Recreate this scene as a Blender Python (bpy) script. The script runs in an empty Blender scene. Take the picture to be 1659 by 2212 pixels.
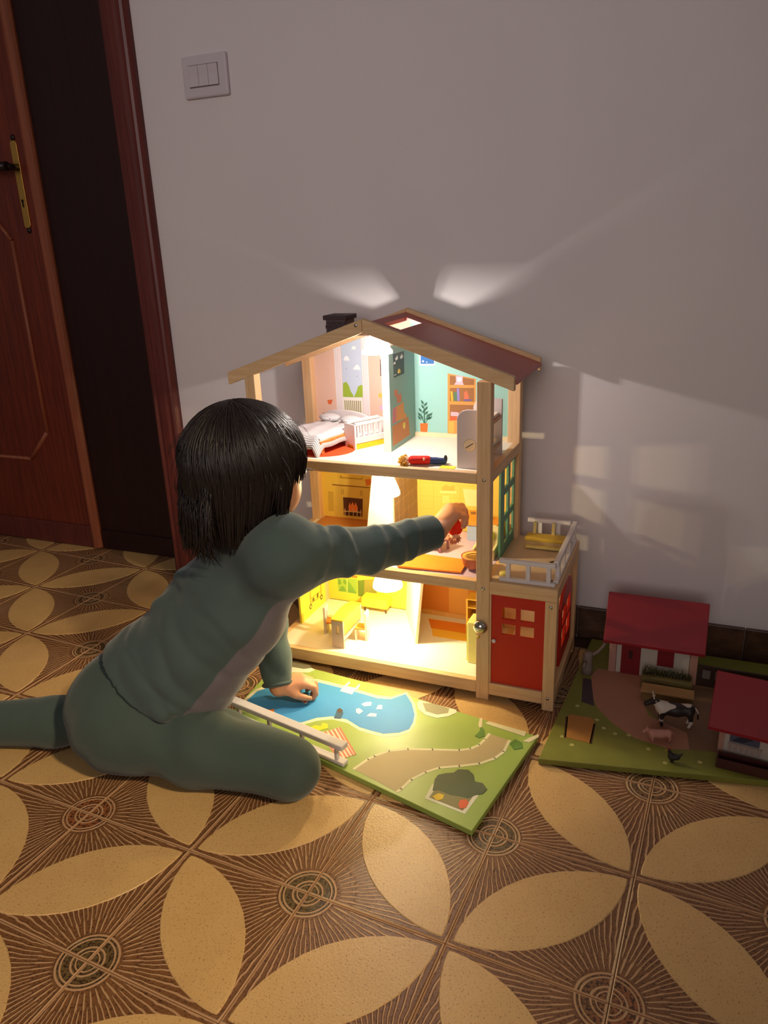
import bpy, bmesh, math, random
import numpy as np
from mathutils import Vector, Matrix

# ------------------------------------------------------------------ camera, world, lights, exposure
scene = bpy.context.scene
COL = scene.collection
IMG_W, IMG_H = 1659, 2212
CAM_F, CAM_YAW, CAM_PITCH, CAM_ROLL, CAM_Z = 1640.63, 0.3982, 0.3370, -0.0392, 0.83


def make_camera():
    cy, sy = math.cos(CAM_YAW), math.sin(CAM_YAW)
    f0, r0 = Vector((-sy, cy, 0)), Vector((cy, sy, 0))
    cp, sp = math.cos(CAM_PITCH), math.sin(CAM_PITCH)
    fwd = f0 * cp + Vector((0, 0, -sp))
    up = f0 * sp + Vector((0, 0, cp))
    cr, sr = math.cos(CAM_ROLL), math.sin(CAM_ROLL)
    r, u = r0 * cr + up * sr, -r0 * sr + up * cr
    cam = bpy.data.cameras.new('camera')
    cam.sensor_fit = 'VERTICAL'
    cam.sensor_height = 36.0
    cam.sensor_width = 27.0
    cam.lens = CAM_F / IMG_H * 36.0
    cam.clip_start = 0.02
    o = bpy.data.objects.new('camera', cam)
    COL.objects.link(o)
    m = Matrix((r, u, -fwd)).transposed().to_4x4()
    m.translation = Vector((0, 0, CAM_Z))
    o.matrix_world = m
    scene.camera = o


make_camera()
world = bpy.data.worlds.new('world')
scene.world = world
world.use_nodes = True
bg = world.node_tree.nodes['Background']
bg.inputs['Color'].default_value = (1.0, 0.86, 0.79, 1)
bg.inputs['Strength'].default_value = 0.115


def spot_lamp(name, loc, target, size, power, color, angle, blend):
    l = bpy.data.lights.new(name, 'SPOT')
    l.energy = power
    l.color = color
    l.shadow_soft_size = size
    l.spot_size = math.radians(angle)
    l.spot_blend = blend
    o = bpy.data.objects.new(name, l)
    COL.objects.link(o)
    o.location = loc
    o.rotation_euler = (Vector(target) - Vector(loc)).to_track_quat('-Z', 'Y').to_euler()
    return o


# warm spotlight of the next room, falling in from the right behind the camera
spot_lamp('ceiling_spot', (1.6, -0.3, 2.3), (-1.05, 0.55, 0.0), 0.10, 265.0, (1.0, 0.78, 0.49), 32.0, 1.0)


# broad fill light added behind the camera to lift the back wall
def area_light(name, loc, target, size, power, color, spread):
    l = bpy.data.lights.new(name, 'AREA')
    l.shape = 'SQUARE'
    l.spread = math.radians(spread)
    l.size = size
    l.energy = power
    l.color = color
    o = bpy.data.objects.new(name, l)
    COL.objects.link(o)
    o.location = loc
    o.rotation_euler = (Vector(target) - Vector(loc)).to_track_quat('-Z', 'Y').to_euler()
    return o


area_light('wall_fill_light', (-0.3, -2.4, 1.7), (-0.75, 1.5, 0.95), 1.8, 3.6, (1.0, 0.90, 0.86), 47.0)

scene.view_settings.view_transform = 'Standard'
scene.view_settings.look = 'None'
scene.view_settings.exposure = 0.0
scene.view_settings.gamma = 1.0
scene.view_settings.use_curve_mapping = False
scene.cycles.use_denoising = True
scene.cycles.max_bounces = 8
scene.cycles.sample_clamp_indirect = 6.0
scene.cycles.caustics_reflective = False
scene.cycles.caustics_refractive = False
random.seed(7)


# ------------------------------------------------------------------ helpers
def lin(c):
    out = []
    for v in c[:3]:
        v = v / 255.0
        out.append(v / 12.92 if v <= 0.04045 else ((v + 0.055) / 1.055) ** 2.4)
    return (out[0], out[1], out[2], 1.0)


class NT:
    """tiny node-tree expression helper"""

    def __init__(self, name):
        self.m = bpy.data.materials.new(name)
        self.m.use_nodes = True
        self.t = self.m.node_tree
        self.b = self.t.nodes['Principled BSDF']

    def node(self, kind, **kw):
        n = self.t.nodes.new(kind)
        for k, v in kw.items():
            setattr(n, k, v)
        return n

    def put(self, sock, v):
        if hasattr(v, 'is_linked'):
            self.t.links.new(v, sock)
        else:
            sock.default_value = v

    def op(self, operation, a, b=0.0, c=0.0):
        n = self.node('ShaderNodeMath', operation=operation)
        self.put(n.inputs[0], a)
        self.put(n.inputs[1], b)
        self.put(n.inputs[2], c)
        return n.outputs[0]

    def step(self, v, lo, hi):
        n = self.node('ShaderNodeMapRange', interpolation_type='SMOOTHSTEP')
        self.put(n.inputs['Value'], v)
        self.put(n.inputs['From Min'], lo)
        self.put(n.inputs['From Max'], hi)
        return n.outputs[0]

    def mix(self, fac, a, b):
        n = self.node('ShaderNodeMix', data_type='RGBA')
        self.put(n.inputs[0], fac)
        self.put(n.inputs[6], a)
        self.put(n.inputs[7], b)
        return n.outputs[2]

    def coords(self, which='Object', scale=(1, 1, 1), loc=(0, 0, 0), rot=(0, 0, 0)):
        tc = self.node('ShaderNodeTexCoord')
        mp = self.node('ShaderNodeMapping')
        self.t.links.new(tc.outputs[which], mp.inputs[0])
        mp.inputs['Scale'].default_value = scale
        mp.inputs['Location'].default_value = loc
        mp.inputs['Rotation'].default_value = rot
        return mp.outputs[0]

    def noise(self, vec, scale, detail=3.0, rough=0.55):
        n = self.node('ShaderNodeTexNoise')
        self.t.links.new(vec, n.inputs['Vector'])
        n.inputs['Scale'].default_value = scale
        n.inputs['Detail'].default_value = detail
        n.inputs['Roughness'].default_value = rough
        return n.outputs['Fac']

    def bump(self, h, strength, dist=0.001):
        n = self.node('ShaderNodeBump')
        self.put(n.inputs['Height'], h)
        n.inputs['Strength'].default_value = strength
        n.inputs['Distance'].default_value = dist
        self.t.links.new(n.outputs[0], self.b.inputs['Normal'])

    def xyz(self, vec):
        n = self.node('ShaderNodeSeparateXYZ')
        self.t.links.new(vec, n.inputs[0])
        return n.outputs[0], n.outputs[1], n.outputs[2]


MATS = {}


def paint(name, rgb, rough=0.5, var=0.05, nscale=40.0, bump=0.0, bscale=300.0, spec=0.4, metal=0.0, sheen=0.0):
    if name in MATS:
        return MATS[name]
    n = NT(name)
    c = lin(rgb)
    v = n.coords('Object')
    f = n.noise(v, nscale)
    d = tuple(max(0.0, x * (1 - var * 2)) for x in c[:3]) + (1,)
    e = tuple(min(1.0, x * (1 + var * 2)) for x in c[:3]) + (1,)
    n.t.links.new(n.mix(f, d, e), n.b.inputs['Base Color'])
    n.b.inputs['Roughness'].default_value = rough
    n.b.inputs['Specular IOR Level'].default_value = spec
    n.b.inputs['Metallic'].default_value = metal
    if sheen:
        n.b.inputs['Sheen Weight'].default_value = sheen
        n.b.inputs['Sheen Roughness'].default_value = 0.5
    if bump:
        n.bump(n.noise(v, bscale, 2.0), bump)
    MATS[name] = n.m
    return n.m


def wood(name, rgb1, rgb2, stretch=(30, 2, 30), rough=0.5, scale=3.0, spec=0.35, bump=0.05, coat=0.0):
    if name in MATS:
        return MATS[name]
    n = NT(name)
    v = n.coords('Object', scale=stretch)
    f = n.noise(v, scale, 6.0, 0.6)
    f2 = n.noise(v, scale * 4, 3.0, 0.6)
    g = n.step(n.op('ADD', n.op('MULTIPLY', f, 0.75), n.op('MULTIPLY', f2, 0.25)), 0.3, 0.72)
    n.t.links.new(n.mix(g, lin(rgb1), lin(rgb2)), n.b.inputs['Base Color'])
    n.b.inputs['Roughness'].default_value = rough
    n.b.inputs['Specular IOR Level'].default_value = spec
    n.b.inputs['Coat Weight'].default_value = coat
    if bump:
        n.bump(f2, bump)
    MATS[name] = n.m
    return n.m


def tag(o, label=None, cat=None, group=None, kind=None):
    if label:
        o['label'] = label
    if cat:
        o['category'] = cat
    if group:
        o['group'] = group
    if kind:
        o['kind'] = kind
    return o


ORG = {}


def thing(name, loc=(0, 0, 0), label=None, cat=None, group=None, kind=None, rz=0.0):
    o = bpy.data.objects.new(name, None)
    o.empty_display_size = 0.05
    COL.objects.link(o)
    o.location = loc
    o.rotation_euler = (0, 0, rz)
    ORG[o] = Vector(loc) if rz == 0.0 else Vector((0, 0, 0))
    return tag(o, label, cat, group, kind)


class MB:
    def __init__(self):
        self.v, self.f, self.m, self.s = [], [], [], []

    def add(self, verts, faces, m=0, smooth=False, M=None):
        k = len(self.v)
        for p in verts:
            p = Vector(p)
            self.v.append(M @ p if M is not None else p)
        for f in faces:
            self.f.append([i + k for i in f])
            self.m.append(m)
            self.s.append(smooth)
        return self

    def box(self, x0, x1, y0, y1, z0, z1, m=0, M=None):
        v = [(x0, y0, z0), (x1, y0, z0), (x1, y1, z0), (x0, y1, z0), (x0, y0, z1), (x1, y0, z1), (x1, y1, z1), (x0, y1, z1)]
        f = [(3, 2, 1, 0), (4, 5, 6, 7), (0, 1, 5, 4), (1, 2, 6, 5), (2, 3, 7, 6), (3, 0, 4, 7)]
        return self.add(v, f, m, False, M)

    def prism(self, pts, axis, a0, a1, m=0, smooth=False, M=None):
        n = len(pts)

        def mk(p, a):
            return {'x': (a, p[0], p[1]), 'y': (p[0], a, p[1]), 'z': (p[0], p[1], a)}[axis]
        v = [mk(p, a0) for p in pts] + [mk(p, a1) for p in pts]
        k = len(self.f)
        self.add(v, [list(range(n))[::-1], [n + i for i in range(n)]], m, False, M)
        self.f += [[len(self.v) - 2 * n + i, len(self.v) - 2 * n + (i + 1) % n, len(self.v) - n + (i + 1) % n, len(self.v) - n + i] for i in range(n)]
        self.m += [m] * n
        self.s += [smooth] * n
        return self

    def tube(self, pts, radii, n=8, m=0, flat=1.0, M=None):
        pts = [Vector(p) for p in pts]
        if not hasattr(radii, '__len__'):
            radii = [radii] * len(pts)
        vs, fs = [], []
        ref = Vector((0.13, 0.27, 0.95))
        for i, p in enumerate(pts):
            t = (pts[min(i + 1, len(pts) - 1)] - pts[max(i - 1, 0)]).normalized()
            a = t.cross(ref)
            if a.length < 1e-3:
                a = t.cross(Vector((1, 0, 0)))
            a.normalize()
            b = t.cross(a)
            for k in range(n):
                th = 2 * math.pi * k / n
                vs.append(p + a * (radii[i] * math.cos(th)) + b * (radii[i] * flat * math.sin(th)))
        for i in range(len(pts) - 1):
            for k in range(n):
                fs.append((i * n + k, i * n + (k + 1) % n, (i + 1) * n + (k + 1) % n, (i + 1) * n + k))
        self.add(vs, fs, m, True, M)
        base = len(self.v) - len(vs)
        self.f.append([base + k for k in range(n)][::-1])
        self.f.append([base + len(vs) - n + k for k in range(n)])
        self.m += [m, m]
        self.s += [False, False]
        return self

    def lathe(self, prof, c, n=24, m=0, smooth=True, axis='z', M=None):
        vs, fs = [], []
        for r, h in prof:
            for k in range(n):
                th = 2 * math.pi * k / n
                x, y = r * math.cos(th), r * math.sin(th)
                p = {'z': (x, y, h), 'y': (x, h, y), 'x': (h, x, y)}[axis]
                vs.append((c[0] + p[0], c[1] + p[1], c[2] + p[2]))
        for i in range(len(prof) - 1):
            for k in range(n):
                fs.append((i * n + k, i * n + (k + 1) % n, (i + 1) * n + (k + 1) % n, (i + 1) * n + k))
        if prof[0][0] > 1e-6:
            fs.append(tuple(range(n))[::-1])
        if prof[-1][0] > 1e-6:
            fs.append(tuple((len(prof) - 1) * n + k for k in range(n)))
        return self.add(vs, fs, m, smooth, M)

    def cyl(self, a, b, r, n=16, m=0):
        return self.tube([a, b], [r, r], n, m)

    def ell(self, c, r, seg=20, rings=12, m=0, M=None):
        vs, fs = [(c[0], c[1], c[2] - r[2])], []
        for i in range(1, rings):
            ph = -math.pi / 2 + math.pi * i / rings
            for k in range(seg):
                th = 2 * math.pi * k / seg
                vs.append((c[0] + r[0] * math.cos(ph) * math.cos(th), c[1] + r[1] * math.cos(ph) * math.sin(th), c[2] + r[2] * math.sin(ph)))
        vs.append((c[0], c[1], c[2] + r[2]))
        for k in range(seg):
            fs.append((0, 1 + (k + 1) % seg, 1 + k))
            fs.append((len(vs) - 1, len(vs) - 1 - seg + k, len(vs) - 1 - seg + (k + 1) % seg))
        for i in range(rings - 2):
            for k in range(seg):
                a, b = 1 + i * seg + k, 1 + i * seg + (k + 1) % seg
                fs.append((a, b, b + seg, a + seg))
        return self.add(vs, fs, m, True, M)

    def build(self, name, mats, parent=None, bevel=0.0, kind=None, label=None, weld=False, local=False, bseg=2):
        if not isinstance(mats, (list, tuple)):
            mats = [mats]
        po = ORG.get(parent, Vector((0, 0, 0))) if parent is not None else Vector((0, 0, 0))
        lo = Vector((min(p[i] for p in self.v) for i in range(3)))
        hi = Vector((max(p[i] for p in self.v) for i in range(3)))
        c = (lo + hi) / 2
        if parent is None:
            c.z = lo.z
        me = bpy.data.meshes.new(name)
        me.from_pydata([tuple(p - c) for p in self.v], [], self.f)
        for mt in mats:
            me.materials.append(mt)
        me.polygons.foreach_set('material_index', self.m)
        me.polygons.foreach_set('use_smooth', self.s)
        bm = bmesh.new()
        bm.from_mesh(me)
        if weld:
            bmesh.ops.remove_doubles(bm, verts=bm.verts, dist=1e-5)
        bmesh.ops.recalc_face_normals(bm, faces=bm.faces)
        bm.to_mesh(me)
        bm.free()
        o = bpy.data.objects.new(name, me)
        COL.objects.link(o)
        if parent is not None:
            o.parent = parent
        o.location = c - po
        ORG[o] = c.copy()
        if bevel:
            b = o.modifiers.new('bevel', 'BEVEL')
            b.width = bevel
            b.segments = bseg
            b.limit_method = 'ANGLE'
            b.angle_limit = math.radians(40)
        return tag(o, label, None, None, kind)


def copy_tree(o, parent=None):
    c = o.copy()
    COL.objects.link(c)
    if parent is not None:
        c.parent = parent
    for ch in list(o.children):
        copy_tree(ch, c)
    return c


def circ(cx, cy, r, n=24, a0=0.0, a1=2 * math.pi, ry=None):
    ry = ry or r
    full = abs(a1 - a0 - 2 * math.pi) < 1e-6
    k = n if full else n + 1
    return [(cx + r * math.cos(a0 + (a1 - a0) * i / n), cy + ry * math.sin(a0 + (a1 - a0) * i / n)) for i in range(k)]


def rot_to(direction, up=(0, 0, 1)):
    """matrix whose local x points along direction"""
    x = Vector(direction).normalized()
    y = Vector(up).cross(x).normalized()
    z = x.cross(y)
    return Matrix((x, y, z)).transposed().to_4x4()


# signed-distance modelling, meshed with surface nets: gives single smooth surfaces
class SDF:
    def __init__(self, lo, hi, h):
        self.lo, self.h = np.array(lo, np.float32), h
        self.n = tuple(int(math.ceil((hi[i] - lo[i]) / h)) + 1 for i in range(3))
        self.D = np.full(self.n, 1.0, np.float32)

    def _sub(self, lo, hi):
        a = np.maximum(np.floor((np.array(lo) - self.lo) / self.h).astype(int), 0)
        b = np.minimum(np.ceil((np.array(hi) - self.lo) / self.h).astype(int) + 1, self.n)
        if np.any(b <= a):
            return None
        sl = tuple(slice(int(a[i]), int(b[i])) for i in range(3))
        ax = [self.lo[i] + self.h * np.arange(a[i], b[i], dtype=np.float32) for i in range(3)]
        return sl, np.meshgrid(*ax, indexing='ij', sparse=True)

    def _merge(self, sl, d, k):
        a = self.D[sl]
        if k <= 0:
            self.D[sl] = np.minimum(a, d)
        else:
            hh = np.maximum(k - np.abs(a - d), 0) / k
            self.D[sl] = np.minimum(a, d) - hh * hh * (k * 0.25)

    def cap(self, a, b, ra, rb=None, k=0.01):
        rb = ra if rb is None else rb
        a, b = np.array(a, np.float32), np.array(b, np.float32)
        mr = max(ra, rb) + k + 3 * self.h
        s = self._sub(np.minimum(a, b) - mr, np.maximum(a, b) + mr)
        if s is None:
            return self
        sl, (X, Y, Z) = s
        ab = b - a
        t = np.clip(((X - a[0]) * ab[0] + (Y - a[1]) * ab[1] + (Z - a[2]) * ab[2]) / max(float(ab @ ab), 1e-9), 0, 1)
        d = np.sqrt((X - a[0] - t * ab[0]) ** 2 + (Y - a[1] - t * ab[1]) ** 2 + (Z - a[2] - t * ab[2]) ** 2) - (ra + (rb - ra) * t)
        self._merge(sl, d, k)
        return self

    def ell(self, c, r, R=None, k=0.01, sub=False):
        c, r = np.array(c, np.float32), np.array(r, np.float32)
        m = float(r.max()) + k + 3 * self.h
        s = self._sub(c - m, c + m)
        if s is None:
            return self
        sl, (X, Y, Z) = s
        if R is None:
            R = np.eye(3)
        q = [R[i][0] * (X - c[0]) + R[i][1] * (Y - c[1]) + R[i][2] * (Z - c[2]) for i in range(3)]
        k0 = np.sqrt((q[0] / r[0]) ** 2 + (q[1] / r[1]) ** 2 + (q[2] / r[2]) ** 2)
        k1 = np.sqrt((q[0] / r[0] ** 2) ** 2 + (q[1] / r[1] ** 2) ** 2 + (q[2] / r[2] ** 2) ** 2)
        d = k0 * (k0 - 1.0) / np.maximum(k1, 1e-6)
        if sub:
            a = self.D[sl]
            hh = np.maximum(k - np.abs(a + d), 0) / max(k, 1e-6)
            self.D[sl] = np.maximum(a, -d) + hh * hh * (k * 0.25)
        else:
            self._merge(sl, d, k)
        return self

    def cut(self, p, n, k=0.0, box=None):
        """remove everything on the +n side of the plane (optionally only inside a box)"""
        n = np.array(n, np.float32)
        n /= np.linalg.norm(n)
        lo = self.lo if box is None else np.array(box[0])
        hi = self.lo + self.h * np.array(self.n) if box is None else np.array(box[1])
        sl, (X, Y, Z) = self._sub(lo, hi)
        d = (X - p[0]) * n[0] + (Y - p[1]) * n[1] + (Z - p[2]) * n[2]
        self.D[sl] = np.maximum(self.D[sl], d)
        return self

    def warp(self, fn):
        sl, (X, Y, Z) = self._sub(self.lo, self.lo + self.h * np.array(self.n))
        near = np.abs(self.D) < 0.05
        self.D = np.where(near, self.D + fn(X, Y, Z), self.D).astype(np.float32)
        return self

    def mesh(self, smooth=1):
        D = self.D
        S = D < 0
        nx, ny, nz = (k - 1 for k in D.shape)
        cnt = np.zeros((nx, ny, nz), np.int8)
        for i in (0, 1):
            for j in (0, 1):
                for k in (0, 1):
                    cnt += S[i:i + nx, j:j + ny, k:k + nz]
        act = (cnt > 0) & (cnt < 8)
        idx = np.full((nx, ny, nz), -1, np.int64)
        cells = np.argwhere(act)
        idx[act] = np.arange(len(cells))
        P = np.zeros((len(cells), 3))
        W = np.zeros(len(cells))
        ci, cj, ck = cells.T
        corners = [(i, j, k) for i in (0, 1) for j in (0, 1) for k in (0, 1)]
        for a in corners:
            for ax in range(3):
                if a[ax]:
                    continue
                b = list(a)
                b[ax] = 1
                da = D[ci + a[0], cj + a[1], ck + a[2]]
                db = D[ci + b[0], cj + b[1], ck + b[2]]
                x = (da < 0) != (db < 0)
                t = np.where(x, da / np.where(x, da - db, 1), 0)
                q = np.tile(np.array(a, float), (len(cells), 1))
                q[:, ax] += t
                P += q * x[:, None]
                W += x
        P = cells + P / W[:, None]
        faces = []
        for ax in range(3):
            o1, o2 = [(1, 2), (2, 0), (0, 1)][ax]
            sa = [slice(None)] * 3
            sb = [slice(None)] * 3
            sa[ax], sb[ax] = slice(0, -1), slice(1, None)
            x = S[tuple(sa)] != S[tuple(sb)]
            e = np.argwhere(x)
            ok = (e[:, o1] > 0) & (e[:, o2] > 0) & (e[:, o1] < D.shape[o1] - 1) & (e[:, o2] < D.shape[o2] - 1)
            e = e[ok]
            ins = S[tuple(e.T)]
            q = []
            for d1, d2 in ((0, 0), (1, 0), (1, 1), (0, 1)):
                c = e.copy()
                c[:, o1] -= 1 - d1
                c[:, o2] -= 1 - d2
                q.append(idx[tuple(c.T)])
            q = np.stack(q, 1)
            q[~ins] = q[~ins][:, ::-1]
            faces.append(q)
        F = np.concatenate(faces)
        for _ in range(smooth):
            acc = np.zeros_like(P)
            c = np.zeros(len(P))
            for a, b in ((0, 1), (1, 2), (2, 3), (3, 0)):
                np.add.at(acc, F[:, a], P[F[:, b]])
                np.add.at(acc, F[:, b], P[F[:, a]])
                np.add.at(c, F[:, a], 1)
                np.add.at(c, F[:, b], 1)
            P = P * 0.4 + 0.6 * acc / c[:, None]
        return self.lo + P * self.h, F

    def build(self, name, mats, parent, smooth=1):
        P, F = self.mesh(smooth)
        po = ORG.get(parent, Vector((0, 0, 0)))
        c = Vector(P.mean(0))
        me = bpy.data.meshes.new(name)
        me.from_pydata((P - np.array(c)).tolist(), [], F.tolist())
        for mt in (mats if isinstance(mats, (list, tuple)) else [mats]):
            me.materials.append(mt)
        me.polygons.foreach_set('use_smooth', [True] * len(F))
        o = bpy.data.objects.new(name, me)
        COL.objects.link(o)
        o.parent = parent
        o.location = c - po
        ORG[o] = c.copy()
        return o
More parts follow.
